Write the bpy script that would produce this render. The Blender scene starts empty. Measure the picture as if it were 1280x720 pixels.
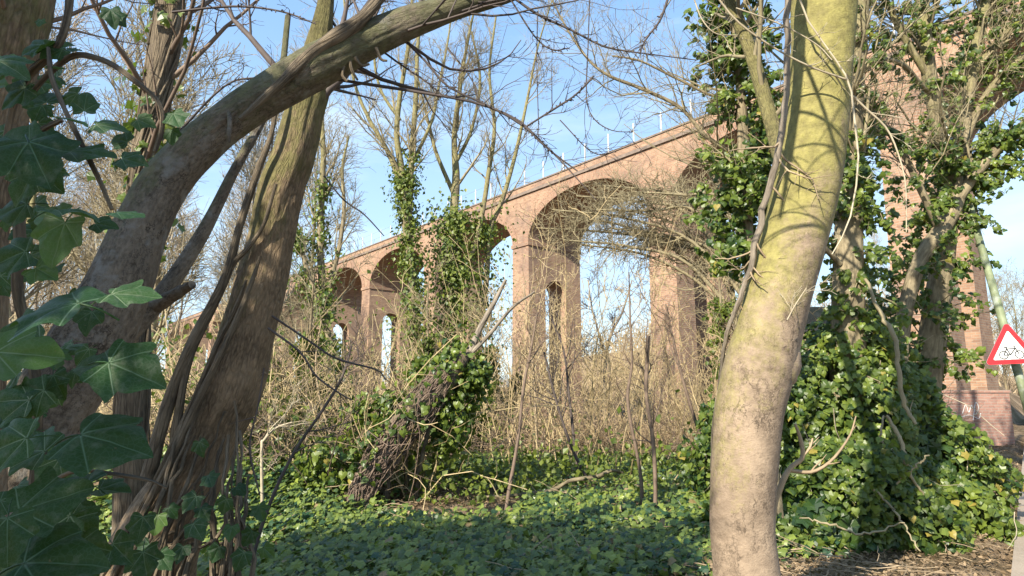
import bpy, math
import numpy as np
from mathutils import Vector, Matrix

RNG = np.random.default_rng(11)
F, PITCH, EYE = 800.0, math.radians(9.0), 1.6
CP, SP = math.cos(PITCH), math.sin(PITCH)
scene = bpy.context.scene
COL = scene.collection


def at(px, py, d):
    """world point seen d metres ahead in that direction (layout helper, metres)"""
    X, Y = (px - 640) / F, (360 - py) / F
    y, z = CP - Y * SP, SP + Y * CP
    k = d / y
    return np.array([X * k, d, EYE + z * k])


# ------------------------------------------------------------------ mesh builder
class MB:
    def __init__(s):
        s.v, s.l, s.k, s.uv, s.t, s.n = [], [], [], [], [], 0

    def add(s, v, f, uv=None, tint=0.5):
        v = np.asarray(v, float).reshape(-1, 3)
        f = np.asarray(f, np.int64)
        s.v.append(v)
        s.l.append((f + s.n).ravel())
        s.k.append(np.full(len(f), f.shape[1], np.int64))
        s.uv.append(np.zeros((f.size, 2)) if uv is None else np.asarray(uv, float).reshape(-1, 2))
        s.t.append(np.broadcast_to(np.asarray(tint, float), (len(v),)).copy())
        s.n += len(v)

    def quad(s, a, b, c, d, uv=None, tint=.5):
        s.add([a, b, c, d], [[0, 1, 2, 3]], uv, tint)

    def box(s, lo, hi, tint=.5):
        x0, y0, z0 = lo; x1, y1, z1 = hi
        v = [(x0,y0,z0),(x1,y0,z0),(x1,y1,z0),(x0,y1,z0),(x0,y0,z1),(x1,y0,z1),(x1,y1,z1),(x0,y1,z1)]
        f = [(0,3,2,1),(4,5,6,7),(0,1,5,4),(1,2,6,5),(2,3,7,6),(3,0,4,7)]
        uv = []
        for q in f:
            P = np.array([v[i] for i in q], float)
            n = np.abs(np.cross(P[1]-P[0], P[2]-P[0]))
            a = int(np.argmax(n))
            for p in P:
                uv.append((p[1], p[2]) if a == 0 else (p[0], p[2]) if a == 1 else (p[0], p[1]))
        s.add(v, f, uv, tint)

    def build(s, name, mat, parent=None, smooth=False, kind=None):
        me = bpy.data.meshes.new(name)
        v = np.concatenate(s.v); l = np.concatenate(s.l); k = np.concatenate(s.k)
        me.vertices.add(len(v)); me.vertices.foreach_set('co', v.astype(np.float32).ravel())
        me.loops.add(len(l)); me.loops.foreach_set('vertex_index', l.astype(np.int32))
        me.polygons.add(len(k))
        st = np.zeros(len(k), np.int32); st[1:] = np.cumsum(k)[:-1]
        me.polygons.foreach_set('loop_start', st)
        me.update(calc_edges=True)
        u = me.uv_layers.new(name='UVMap')
        u.data.foreach_set('uv', np.concatenate(s.uv).astype(np.float32).ravel())
        a = me.attributes.new('tint', 'FLOAT', 'POINT')
        a.data.foreach_set('value', np.concatenate(s.t).astype(np.float32))
        me.polygons.foreach_set('use_smooth', np.full(len(k), smooth))
        me.materials.append(mat)
        o = bpy.data.objects.new(name, me)
        COL.objects.link(o)
        if parent is not None:
            o.parent = parent
        if kind:
            o['kind'] = kind
        return o


def tag(o, label=None, cat=None, group=None, kind=None):
    for k, x in (('label', label), ('category', cat), ('group', group), ('kind', kind)):
        if x:
            o[k] = x
    return o


def thing(name, label, cat, group=None, loc=(0, 0, 0)):
    o = bpy.data.objects.new(name, None)
    COL.objects.link(o)
    o.empty_display_size = .2
    o.location = loc
    return tag(o, label, cat, group)


def nrm(a):
    return a / np.maximum(np.linalg.norm(a, axis=-1, keepdims=True), 1e-9)


def tubes(mb, P, R, sides=5, tint=.5, bump=0., caps=False, ridge=0.):
    """P (N,n,3), R (N,n): N tubes at once"""
    P = np.asarray(P, float); R = np.asarray(R, float)
    if P.ndim == 2:
        P, R = P[None], R[None]
    N, n, _ = P.shape
    T = np.empty_like(P)
    T[:, 1:-1] = P[:, 2:] - P[:, :-2]; T[:, 0] = P[:, 1] - P[:, 0]; T[:, -1] = P[:, -1] - P[:, -2]
    T = nrm(T)
    m = nrm(P[:, -1] - P[:, 0])
    ax = np.where(np.abs(m[:, 2:3]) > .8, np.array([[1., 0, 0]]), np.array([[0, 0, 1.]]))
    ref = nrm(np.cross(m, ax))
    c = np.cross(T[:, 0], T[:, -1]); cl = np.linalg.norm(c, axis=-1, keepdims=True)
    ref = np.where(cl > .35, nrm(c), ref)[:, None]
    B = nrm(ref - (ref * T).sum(-1, keepdims=True) * T)
    C = np.cross(T, B)
    a = np.arange(sides) * 2 * math.pi / sides
    rad = R[:, :, None]
    if bump:
        ph = RNG.uniform(0, 6.28, (N, 1, 6))
        s = np.linspace(0, 1, n)[None, :, None]
        A = a[None, None, :]
        w = sum(np.sin(A * (k + 1) + ph[:, :, k:k+1] + s * (5 + 9 * k) * (1 if k % 2 else -1)) / (1 + .5 * k) for k in range(5))
        rad = rad * (1 + bump * w)
    if ridge:
        sL = np.concatenate([np.zeros((N, 1)), np.cumsum(np.linalg.norm(np.diff(P, axis=1), axis=-1), 1)], 1)[:, :, None]
        A = a[None, None, :]
        w = 0
        for k in (7, 11, 17, 26):
            p0, p1, p2 = RNG.uniform(0, 6.28, 3)
            w = w + (1 - 2 * np.abs(np.sin(.5 * (k * A + p0 + 1.6 * np.sin(sL * 2.1 + p1 + A) + .9 * np.sin(sL * 6.3 + p2))))) * (9 / (k + 6))
        w = w + .5 * np.sin(sL * 23 + 3 * np.sin(A * 3)) * np.sin(A * 5 + sL * 4)
        rad = rad * (1 + ridge * w)
    V = P[:, :, None] + rad[..., None] * (np.cos(a)[None, None, :, None] * B[:, :, None] + np.sin(a)[None, None, :, None] * C[:, :, None])
    idx = np.arange(N * n * sides).reshape(N, n, sides)
    nx = np.roll(idx, -1, axis=2)
    f = np.stack([idx[:, :-1], nx[:, :-1], nx[:, 1:], idx[:, 1:]], -1).reshape(-1, 4)
    ln = np.concatenate([np.zeros((N, 1)), np.cumsum(np.linalg.norm(np.diff(P, axis=1), axis=-1), 1)], 1) + RNG.uniform(0, 50, (N, 1))
    uu = (np.arange(sides + 1) / sides)[None, None, :] * (2 * math.pi * R.mean(1))[:, None, None] + np.zeros((N, n, 1))
    vv = ln[:, :, None] + np.zeros((1, 1, sides + 1))
    UV = np.stack([uu, vv], -1)
    uv = np.stack([UV[:, :-1, :-1], UV[:, :-1, 1:], UV[:, 1:, 1:], UV[:, 1:, :-1]], 3).reshape(-1, 2)
    t = np.asarray(tint, float)
    if t.ndim == 1:
        t = np.repeat(t, n * sides)
    mb.add(V.reshape(-1, 3), f, uv, t)
    if caps:
        for e in (0, n - 1):
            for i in range(N):
                ring = idx[i, e]
                q = V.reshape(-1, 3)[ring]
                mb.add(np.vstack([q, q.mean(0)]), [[j, (j + 1) % sides, sides] for j in range(sides)], None, .5)


def spline(pts, n):
    p = np.asarray(pts, float)
    p = np.vstack([2 * p[0] - p[1], p, 2 * p[-1] - p[-2]])
    m = len(p) - 3
    t = np.linspace(0, m, n); i = np.minimum(t.astype(int), m - 1); u = (t - i)[:, None]
    a, b, c, d = p[i], p[i + 1], p[i + 2], p[i + 3]
    return .5 * (2 * b + (c - a) * u + (2 * a - 5 * b + 4 * c - d) * u**2 + (3 * b - a - 3 * c + d) * u**3)


def stem(pp, n, d=None):
    """pp rows (px, py, depth, radius in px) or (px, py, radius) with d"""
    rows = []
    for r in pp:
        if d is None:
            x, y, dd, rr = r
        else:
            (x, y, rr), dd = r, d
        rows.append(np.append(at(x, y, dd), rr * (1. if rr > 30 else .62 if rr < 7 else .62 + .38 * (rr - 7) / 23) * dd / F))
    q = spline(rows, n)
    return q[:, :3], np.maximum(q[:, 3], .0012)


def sprout(P, R, c, L, ang=(30, 65), up=.1, wob=.12, n=6, rf=.55, t=(.2, 1.), rmin=.0012, taper=.3, bias=None):
    P = np.asarray(P, float); R = np.asarray(R, float)
    if P.ndim == 2:
        P, R = P[None], R[None]
    N, m, _ = P.shape
    M = N * c
    pi = np.repeat(np.arange(N), c)
    tt = RNG.uniform(t[0], t[1], M) * (m - 1)
    i = np.minimum(tt.astype(int), m - 2); u = (tt - i)
    p0 = P[pi, i] * (1 - u)[:, None] + P[pi, i + 1] * u[:, None]
    r0 = (R[pi, i] * (1 - u) + R[pi, i + 1] * u) * rf
    T = nrm(P[pi, i + 1] - P[pi, i])
    q = nrm(np.cross(T, RNG.normal(size=(M, 3))))
    a = np.radians(RNG.uniform(ang[0], ang[1], M))[:, None]
    d = nrm(np.cos(a) * T + np.sin(a) * q + np.array([0, 0, up]))
    if bias is not None:
        d = nrm(d + np.asarray(bias))
    ln = RNG.uniform(L[0], L[1], M) * (1.15 - .6 * (tt / (m - 1)))
    out = np.empty((M, n, 3)); out[:, 0] = p0
    for k in range(1, n):
        out[:, k] = out[:, k - 1] + d * (ln / (n - 1))[:, None]
        d = nrm(d + RNG.normal(size=(M, 3)) * wob + np.array([0, 0, up * .5]))
    r0 = np.maximum(r0, rmin * 1.3)
    rr = r0[:, None] * (1 - (1 - taper) * np.linspace(0, 1, n)[None])
    return out, np.maximum(rr, rmin)


# ------------------------------------------------------------------ leaves
def tmpl_kite():
    v = np.array([(0, 0, 0), (.42, .42, .07), (0, 1, -.04), (-.42, .42, .07)]); v[:, 1] -= .4
    return v, np.array([[0, 1, 2, 3]])


def tmpl_ivy():
    v = np.array([(0, .28, .05), (0, .0, 0), (.33, -.17, -.03), (.36, .1, .02), (.56, .30, -.06), (.36, .45, .01), (0, .88, -.1),
                  (-.36, .45, .01), (-.56, .30, -.06), (-.36, .1, .02), (-.33, -.17, -.03)])
    v[:, 1] -= .35
    f = [[0, i, i + 1] for i in range(1, 10)] + [[0, 10, 1]]
    return v, np.array(f)


def tmpl_oval():
    v = np.array([(0, -.5, 0), (.25, -.22, .05), (.27, .1, .04), (0, .55, -.08), (-.27, .1, .04), (-.25, -.22, .05)])
    return v, np.array([[0, 1, 2, 3], [0, 3, 4, 5]])




def tmpl_heart():
    v = np.array([(0, .0, .0), (.20, -.16, -.02), (.42, -.02, -.05), (.42, .26, -.03), (.22, .55, -.02), (0, .86, -.10), (-.22, .55, -.02), (-.42, .26, -.03), (-.42, -.02, -.05), (-.20, -.16, -.02), (0, .33, .07)])
    v[:, 1] -= .33
    return v, np.array([[10, i, (i + 1) % 10] for i in range(10)])


KITE, IVY, OVAL, HEART = tmpl_kite(), tmpl_ivy(), tmpl_oval(), tmpl_heart()


def leaves(mb, pos, nor, size, tm=KITE, tint=None, tip=None):
    pos = np.asarray(pos, float); N = len(pos)
    if N == 0:
        return
    nor = nrm(np.asarray(nor, float))
    tp = RNG.normal(size=(N, 3)) if tip is None else np.broadcast_to(np.asarray(tip, float), (N, 3)) + RNG.normal(size=(N, 3)) * .5
    Y = nrm(tp - (tp * nor).sum(-1, keepdims=True) * nor)
    X = np.cross(Y, nor)
    v, f = tm
    s = np.broadcast_to(np.asarray(size, float), (N,))[:, None, None]
    V = pos[:, None] + s * (v[None, :, 0:1] * X[:, None] + v[None, :, 1:2] * Y[:, None] + v[None, :, 2:3] * nor[:, None])
    k = len(v)
    ff = (f[None] + (np.arange(N) * k)[:, None, None]).reshape(-1, f.shape[1])
    uv = np.broadcast_to(v[f.ravel(), :2][None], (N, f.size, 2)).reshape(-1, 2)
    tint = RNG.uniform(0, 1, N) if tint is None else np.asarray(tint, float)
    mb.add(V.reshape(-1, 3), ff, uv, np.repeat(tint, k))


def vnoise(p, s, seed=0):
    """cheap smooth noise -1..1 at points"""
    r = np.random.default_rng(seed)
    out = 0
    for k in range(7):
        d = r.normal(size=3); d /= np.linalg.norm(d)
        out = out + np.sin(p @ d * s * r.uniform(.6, 1.8) + r.uniform(0, 6.28))
    return out / 3.2


SUN_D = nrm(np.array([-.58, -.81, .62]))      # towards the sun


def ivy_on(mb, P, R, n, spread, size, tm=KITE, t=(0, 1), clump=.35, seed=1, hang=.3):
    """ivy leaves round a stem"""
    m = len(P)
    tt = RNG.uniform(t[0], t[1], int(n * 1.9)) * (m - 1)
    i = np.minimum(tt.astype(int), m - 2); u = (tt - i)[:, None]
    c = P[i] * (1 - u) + P[i + 1] * u
    r = R[i] * (1 - u[:, 0]) + R[i + 1] * u[:, 0]
    o = nrm(RNG.normal(size=(len(tt), 3)) * [1, 1, .35])
    w = np.abs(RNG.normal(size=len(tt))) ** 1.2
    p = c + o * (r + .02 + spread * w)[:, None]
    keep = vnoise(p, 2.6 / max(spread, .08) * .35, seed) > RNG.normal(size=len(tt)) * .35 - clump
    p, o = p[keep][:n], o[keep][:n]
    N = nrm(o * .8 + RNG.normal(size=o.shape) * .5 + SUN_D * .35 + [0, 0, .15])
    leaves(mb, p, N, RNG.uniform(size * .6, size * 1.25, len(p)), tm, tip=(0, 0, -hang * 3))


def sprays(mb, mbs, P, R, c, L, size, t=(0, 1), per=9, tm=None, droop=-.25, out=(50, 95), levels_=1):
    """ivy on side shoots: each shoot is a thin stem with leaves set along it"""
    a = sprout(P, R, c, L, ang=out, up=droop, wob=.28, n=7, rf=.08, t=t, rmin=.0028)
    sets = [a]
    if levels_ > 1:
        sets.append(sprout(*a, 3, (L[0] * .5, L[1] * .6), ang=(30, 80), up=droop, wob=.28, n=7, rf=.8, rmin=.0022))
    for Q, r in sets:
        tubes(mbs, Q, r, 3, RNG.uniform(0, 1, len(Q)))
        n = len(Q) * per
        k = np.repeat(np.arange(len(Q)), per); u = RNG.uniform(0, 1, n) ** .8 * 5.99; i = u.astype(int); f = (u - i)[:, None]
        p = Q[k, i] * (1 - f) + Q[k, i + 1] * f
        o = nrm(RNG.normal(size=(n, 3)))
        leaves(mb, p + o * size * .5, o * .6 + RNG.normal(size=(n, 3)) * .35 + SUN_D * .8, RNG.uniform(size * .6, size * 1.25, n), tm or HEART, tip=(0, 0, -.9))


# ------------------------------------------------------------------ materials
def newmat(name):
    m = bpy.data.materials.new(name); m.use_nodes = True
    nt = m.node_tree; nt.nodes.clear()
    out = nt.nodes.new('ShaderNodeOutputMaterial')
    return m, nt, out


class NT:
    def __init__(s, nt): s.t = nt

    def n(s, ty, ins=None, **kw):
        x = s.t.nodes.new('ShaderNode' + ty)
        for k, v in kw.items():
            setattr(x, k, v)
        for k, v in (ins or {}).items():
            sock = x.inputs[k]
            if isinstance(v, bpy.types.NodeSocket):
                s.t.links.new(v, sock)
            else:
                sock.default_value = v
        return x

    def math(s, op, a, b=0., clamp=False):
        x = s.n('Math', {0: a, 1: b}, operation=op, use_clamp=clamp)
        return x.outputs[0]

    def mix(s, f, a, b, blend='MIX'):
        x = s.n('Mix', {0: f, 6: a, 7: b}, data_type='RGBA', blend_type=blend)
        return x.outputs[2]

    def ramp(s, f, lo, hi):
        x = s.n('MapRange', {0: f, 1: lo, 2: hi, 3: 0., 4: 1.}, clamp=True)
        return x.outputs[0]

    def noise(s, vec, scale, detail=4., rough=.6, w=None):
        ins = {'Scale': scale, 'Detail': detail, 'Roughness': rough}
        if vec is not None:
            ins['Vector'] = vec
        return s.n('TexNoise', ins).outputs['Fac']


def c4(c): return (c[0], c[1], c[2], 1.)


def leaf_mat(name, dark, light, trans=.3, rough=.38, spec=.5, veins=False, old=None):
    m, nt, out = newmat(name); N = NT(nt)
    att = N.n('Attribute', attribute_name='tint').outputs['Fac']
    geo = N.n('NewGeometry')
    pn = N.noise(geo.outputs['Position'], 1.3, 2.)
    f = N.math('ADD', N.math('MULTIPLY', att, .75), N.math('MULTIPLY', N.math('SUBTRACT', pn, .5), 1.0), True)
    col = N.mix(f, c4(dark), c4(light))
    if old:
        col = N.mix(N.ramp(att, .985, .99), col, c4(old))
    bumpn = None
    if veins:
        uv = N.n('UVMap').outputs[0]
        sx = N.n('SeparateXYZ', {0: uv}); ux, uy = sx.outputs[0], sx.outputs[1]
        d = None
        for ang in (90, 90 - 46, 90 + 46, 90 - 100, 90 + 100):
            cx, cy = math.cos(math.radians(ang)), math.sin(math.radians(ang))
            cr = N.math('ABSOLUTE', N.math('SUBTRACT', N.math('MULTIPLY', ux, cy), N.math('MULTIPLY', uy, cx)))
            dt = N.math('ADD', N.math('MULTIPLY', ux, cx), N.math('MULTIPLY', uy, cy))
            pen = N.math('MULTIPLY', N.math('LESS_THAN', dt, 0.), 1.)
            dd = N.math('ADD', N.math('ADD', cr, N.math('MULTIPLY', dt, .010)), pen)
            d = dd if d is None else N.math('MINIMUM', d, dd)
        v1 = N.math('SUBTRACT', 1., N.ramp(d, .004, .019))
        warp = N.n('Vector' + 'Math', {0: uv, 1: (1., 1., 1.)}, operation='MULTIPLY')
        vo = N.n('TexVoronoi', {'Vector': warp.outputs[0], 'Scale': 15.}, feature='DISTANCE_TO_EDGE').outputs['Distance']
        v2 = N.math('MULTIPLY', N.math('SUBTRACT', 1., N.ramp(vo, .0, .12)), .11)
        vv = N.math('MAXIMUM', N.math('MULTIPLY', v1, .6), v2)
        col = N.mix(vv, col, (.22, .31, .19, 1.))
        rnd = N.n('ObjectInfo').outputs['Random']
        uvr = N.n('VectorMath', {0: uv, 1: N.n('CombineXYZ', {0: N.math('MULTIPLY', rnd, 37.), 1: N.math('MULTIPLY', rnd, 91.)}).outputs[0]}, operation='ADD').outputs[0]
        lv_ = N.math('ADD', .62, N.math('MULTIPLY', rnd, .85))
        col = N.mix(1., col, N.n('CombineColor', {0: N.math('MULTIPLY', lv_, N.math('ADD', .8, N.math('MULTIPLY', rnd, .5))), 1: lv_, 2: lv_}).outputs[0], 'MULTIPLY')
        col = N.mix(N.math('MULTIPLY', N.ramp(N.noise(uvr, 2.6, 4.), .5, .72), .5), col, (.030, .055, .014, 1.))
        col = N.mix(N.math('MULTIPLY', N.ramp(N.noise(uvr, 7., 5., .7), .66, .70), .75), col, (.15, .11, .055, 1.))
        dirt = N.ramp(N.noise(uvr, 5., 6.), .52, .75)
        col = N.mix(N.math('MULTIPLY', dirt, .35), col, (.20, .21, .17, 1.))
        bumpn = N.n('Bump', {'Strength': .35, 'Distance': .004, 'Height': N.math('ADD', vv, N.math('MULTIPLY', N.noise(uv, 9.), .5))}).outputs[0]
    b = N.n('BsdfPrincipled', {'Base Color': col, 'Roughness': rough, 'Specular IOR Level': spec})
    tcol = N.mix(.5, col, (.22, .34, .03, 1.))
    tr = N.n('BsdfTranslucent', {'Color': tcol})
    if bumpn is not None:
        nt.links.new(bumpn, b.inputs['Normal'])
    mx = N.n('MixShader', {0: trans, 1: b.outputs[0], 2: tr.outputs[0]})
    nt.links.new(mx.outputs[0], out.inputs[0])
    return m


def bark_mat(name, dark, light, su=60., sv=7., bump=.6, algae=None, rough=.85, crack=.5, patch=None, lines=False):
    m, nt, out = newmat(name); N = NT(nt)
    uv = N.n('UVMap').outputs[0]
    mp = N.n('Mapping', {'Vector': uv, 'Scale': (su, sv, 1.)}).outputs[0]
    geo = N.n('NewGeometry').outputs['Position']
    ridg = N.noise(mp, 1., 6., .65)
    big = N.noise(geo, 4., 4.)
    col = N.mix(N.ramp(ridg, .32, .68), c4(dark), c4(light))
    vor = N.n('TexVoronoi', {'Vector': N.n('Mapping', {'Vector': uv, 'Scale': (su * .45, sv * .45, 1.)}).outputs[0], 'Scale': 1.}, feature='DISTANCE_TO_EDGE').outputs['Distance']
    cr = N.math('MULTIPLY', N.math('SUBTRACT', 1., N.ramp(vor, .0, .16)), crack)
    col = N.mix(cr, col, c4([x * .35 for x in dark]))
    col = N.mix(N.math('MULTIPLY', N.ramp(big, .42, .68), .45), col, c4([min(1, x * 1.35) for x in light]))
    if lines:
        for sc_, wd in ((13., .016), (6., .012), (3., .008)):
            ln = N.math('ABSOLUTE', N.math('SUBTRACT', N.noise(N.n('Mapping', {'Vector': uv, 'Scale': (1., .55, 1.)}).outputs[0], sc_, 5., .7), .5))
            mk = N.math('MULTIPLY', N.math('SUBTRACT', 1., N.ramp(ln, 0., wd)), N.ramp(N.noise(geo, 6.5, 3.), .44, .55))
            col = N.mix(N.math('MULTIPLY', mk, .75), col, c4([x * .35 for x in dark]))
        col = N.mix(N.math('MULTIPLY', N.ramp(N.noise(geo, 2.4, 7., .65), .5, .66), .55), col, c4([x * .8 for x in dark]))
        spk = N.n('TexVoronoi', {'Vector': N.n('Mapping', {'Vector': uv, 'Scale': (55., 110., 1.)}).outputs[0], 'Scale': 1.}).outputs['Distance']
        col = N.mix(N.math('MULTIPLY', N.math('SUBTRACT', 1., N.ramp(spk, .08, .22)), .4), col, c4([x * .5 for x in dark]))
    if patch:
        col = N.mix(N.ramp(N.noise(geo, 7., 5.), .55, .66), col, c4(patch))
    if algae:
        acol, lo, hi, zz = algae
        nx = N.n('NewGeometry')
        sep = N.n('SeparateXYZ', {0: geo}); sn = N.n('SeparateXYZ', {0: nx.outputs['Normal']})
        g = N.math('ADD', N.noise(geo, 3.2, 6.), N.math('MULTIPLY', N.math('SUBTRACT', sep.outputs[2], zz), .24))
        g = N.math('ADD', g, N.math('MULTIPLY', sn.outputs[0], -.16))
        g = N.math('ADD', g, N.math('MULTIPLY', N.math('SUBTRACT', N.noise(geo, 38., 5., .7), .5), .55))
        g = N.math('ADD', g, N.math('MULTIPLY', N.math('SUBTRACT', N.noise(N.n('Mapping', {'Vector': uv, 'Scale': (18., 1.6, 1.)}).outputs[0], 1., 4.), .5), .35))
        ac = N.mix(N.ramp(N.noise(geo, 16., 5., .7), .35, .65), c4([x * .62 for x in acol]), c4([min(1, x * 1.25) for x in acol]))
        col = N.mix(N.math('MULTIPLY', N.ramp(g, lo, hi), .78), col, ac)
    att = N.n('Attribute', attribute_name='tint').outputs['Fac']
    col = N.mix(1., col, N.n('CombineColor', {0: N.math('ADD', .6, N.math('MULTIPLY', att, .8)), 1: N.math('ADD', .6, N.math('MULTIPLY', att, .8)), 2: N.math('ADD', .6, N.math('MULTIPLY', att, .8))}).outputs[0], 'MULTIPLY')
    h = N.math('SUBTRACT', N.math('ADD', ridg, N.math('MULTIPLY', N.noise(mp, 4., 3.), .4)), N.math('MULTIPLY', cr, 1.2))
    bp = N.n('Bump', {'Strength': bump, 'Distance': .012, 'Height': h}).outputs[0]
    b = N.n('BsdfPrincipled', {'Base Color': col, 'Roughness': rough, 'Specular IOR Level': .25, 'Normal': bp})
    nt.links.new(b.outputs[0], out.inputs[0])
    return m


def twig_mat(name, a, b_, rough=.7, spec=.3):
    m, nt, out = newmat(name); N = NT(nt)
    att = N.n('Attribute', attribute_name='tint').outputs['Fac']
    n = N.noise(N.n('NewGeometry').outputs['Position'], 9., 3.)
    f = N.math('ADD', N.math('MULTIPLY', att, .6), N.math('MULTIPLY', N.ramp(n, .35, .65), .4), True)
    b = N.n('BsdfPrincipled', {'Base Color': N.mix(f, c4(a), c4(b_)), 'Roughness': rough, 'Specular IOR Level': spec})
    nt.links.new(b.outputs[0], out.inputs[0])
    return m


def plain_mat(name, col, rough=.5, metallic=0., var=.15, scale=12.):
    m, nt, out = newmat(name); N = NT(nt)
    n = N.noise(N.n('NewGeometry').outputs['Position'], scale, 5.)
    c = N.mix(N.ramp(n, .3, .7), c4([x * (1 - var) for x in col]), c4([min(1, x * (1 + var)) for x in col]))
    b = N.n('BsdfPrincipled', {'Base Color': c, 'Roughness': rough, 'Metallic': metallic, 'Specular IOR Level': .35})
    nt.links.new(b.outputs[0], out.inputs[0])
    return m


def brick_mat(name, c1, c2, mortar, rot=False, stain=.5):
    m, nt, out = newmat(name); N = NT(nt)
    uv = N.n('UVMap').outputs[0]
    br = N.n('TexBrick', {'Vector': uv, 'Color1': c4(c1), 'Color2': c4(c2), 'Mortar': c4(mortar), 'Scale': 1., 'Mortar Size': .011,
                          'Mortar Smooth': .2, 'Bias': -.1, 'Brick Width': .235, 'Row Height': .085})
    geo = N.n('NewGeometry').outputs['Position']
    col = br.outputs['Color']
    cell = N.n('TexVoronoi', {'Vector': N.n('Mapping', {'Vector': uv, 'Scale': (4.2, 11.8, 1.)}).outputs[0], 'Scale': 1.}).outputs['Color']
    hv = N.n('SeparateColor', {0: cell}).outputs[0]
    col = N.mix(N.math('MULTIPLY', N.ramp(hv, .72, .95), .35), col, (.13, .07, .055, 1.))
    col = N.mix(N.math('MULTIPLY', N.ramp(hv, .22, .02), .25), col, (.50, .32, .22, 1.))
    big = N.noise(geo, .55, 5.)
    col = N.mix(N.math('MULTIPLY', N.ramp(big, .5, .72), stain), col, (.17, .12, .10, 1.))
    pale = N.noise(N.n('Mapping', {'Vector': geo, 'Scale': (.9, .9, .35)}).outputs[0], .9, 6.)
    col = N.mix(N.math('MULTIPLY', N.ramp(pale, .58, .76), .35), col, (.47, .36, .26, 1.))
    streak = N.noise(N.n('Mapping', {'Vector': geo, 'Scale': (2.5, 2.5, .12)}).outputs[0], 1., 4.)
    col = N.mix(N.math('MULTIPLY', N.ramp(streak, .55, .75), .35), col, (.16, .11, .085, 1.))
    h = N.math('SUBTRACT', 1., br.outputs['Fac'])
    bp = N.n('Bump', {'Strength': .5, 'Distance': .012, 'Height': N.math('ADD', h, N.math('MULTIPLY', N.noise(geo, 25., 4.), .6))}).outputs[0]
    b = N.n('BsdfPrincipled', {'Base Color': col, 'Roughness': .9, 'Specular IOR Level': .2, 'Normal': bp})
    nt.links.new(b.outputs[0], out.inputs[0])
    return m


M = {}
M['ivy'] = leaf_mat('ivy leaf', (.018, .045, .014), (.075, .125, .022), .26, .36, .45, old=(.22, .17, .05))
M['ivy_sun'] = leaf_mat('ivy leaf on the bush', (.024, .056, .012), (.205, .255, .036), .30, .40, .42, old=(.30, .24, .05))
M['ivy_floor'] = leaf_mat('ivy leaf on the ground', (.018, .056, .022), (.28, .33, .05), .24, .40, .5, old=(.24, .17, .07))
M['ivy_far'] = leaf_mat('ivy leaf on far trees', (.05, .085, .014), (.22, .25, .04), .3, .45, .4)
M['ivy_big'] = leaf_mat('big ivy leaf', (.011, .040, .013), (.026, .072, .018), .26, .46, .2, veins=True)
M['ivy_light'] = leaf_mat('big light ivy leaf', (.035, .095, .020), (.06, .13, .025), .42, .42, .4, veins=True)  # paler colour paints in the backlit glow; also mixed in for variety
M['bark_pale'] = bark_mat('pale smooth bark', (.165, .12, .082), (.305, .228, .157), 16., 22., .55, algae=((.245, .222, .06), .36, .70, 2.15), crack=.05, lines=True)
M['bark_arch'] = bark_mat('brown patchy bark', (.075, .059, .042), (.25, .20, .145), 70., 30., 1., algae=((.13, .13, .06), .72, .95, 1.6), crack=.2, patch=(.24, .22, .185), lines=True)
M['bark_ridge'] = bark_mat('ridged brown bark', (.10, .069, .041), (.33, .235, .142), 95., 22., 1., algae=((.16, .15, .05), .66, .92, 1.6), crack=.42)
M['bark_olive'] = bark_mat('olive bark', (.12, .092, .055), (.30, .245, .15), 40., 8., .5, algae=((.21, .19, .08), .5, .8, 6.), crack=.4)
M['bark_grey'] = bark_mat('grey brown bark', (.12, .095, .07), (.30, .25, .19), 40., 7., .6, crack=.4)
M['vine'] = bark_mat('vine bark', (.07, .053, .036), (.225, .175, .115), 120., 9., .8, crack=.6)
M['twig_dark'] = twig_mat('dark twig', (.035, .028, .026), (.13, .10, .085))
M['twig_olive'] = twig_mat('olive twig', (.15, .12, .07), (.34, .285, .165))
M['twig_tan'] = twig_mat('tan twig', (.19, .135, .08), (.42, .32, .20))
M['twig_pale'] = twig_mat('pale twig', (.25, .20, .13), (.50, .43, .30))
M['twig_brown'] = twig_mat('brown twig', (.08, .055, .04), (.24, .17, .12))
M['twig_scrub'] = twig_mat('scrub twig', (.19, .14, .07), (.48, .37, .20))
M['straw'] = twig_mat('dry straw', (.27, .18, .095), (.56, .42, .25))
M['litter'] = leaf_mat('dead leaf', (.10, .065, .036), (.40, .29, .175), .12, .8, .2)
M['brick'] = brick_mat('orange red brick', (.375, .225, .14), (.275, .155, .095), (.33, .265, .20), stain=.75)
M['brick_ring'] = brick_mat('arch ring brick', (.315, .175, .11), (.24, .13, .08), (.33, .265, .20), stain=.5)
M['brick_red'] = brick_mat('red brick', (.40, .225, .17), (.33, .175, .13), (.35, .27, .22), stain=.35)
M['stone'] = plain_mat('weathered stone', (.33, .26, .20), .9, var=.25, scale=3.)
M['dark_cap'] = plain_mat('dark coping and shadow line', (.19, .145, .115), .9, var=.3, scale=4.)
M['white'] = plain_mat('white paint', (.74, .74, .71), .45, var=.12, scale=5.)
M['post'] = plain_mat('weathered white post', (.62, .62, .60), .6, var=.15, scale=2.)
M['red'] = plain_mat('sign red', (.62, .025, .03), .4, var=.06)
M['black'] = plain_mat('sign black', (.012, .012, .013), .45, var=.1)
M['alu'] = plain_mat('dull aluminium', (.35, .36, .36), .45, .7)
M['pole'] = bark_mat('green painted steel with algae', (.13, .15, .075), (.23, .26, .15), 6., 2., .08, crack=.0, rough=.55, patch=(.27, .30, .24))


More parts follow.
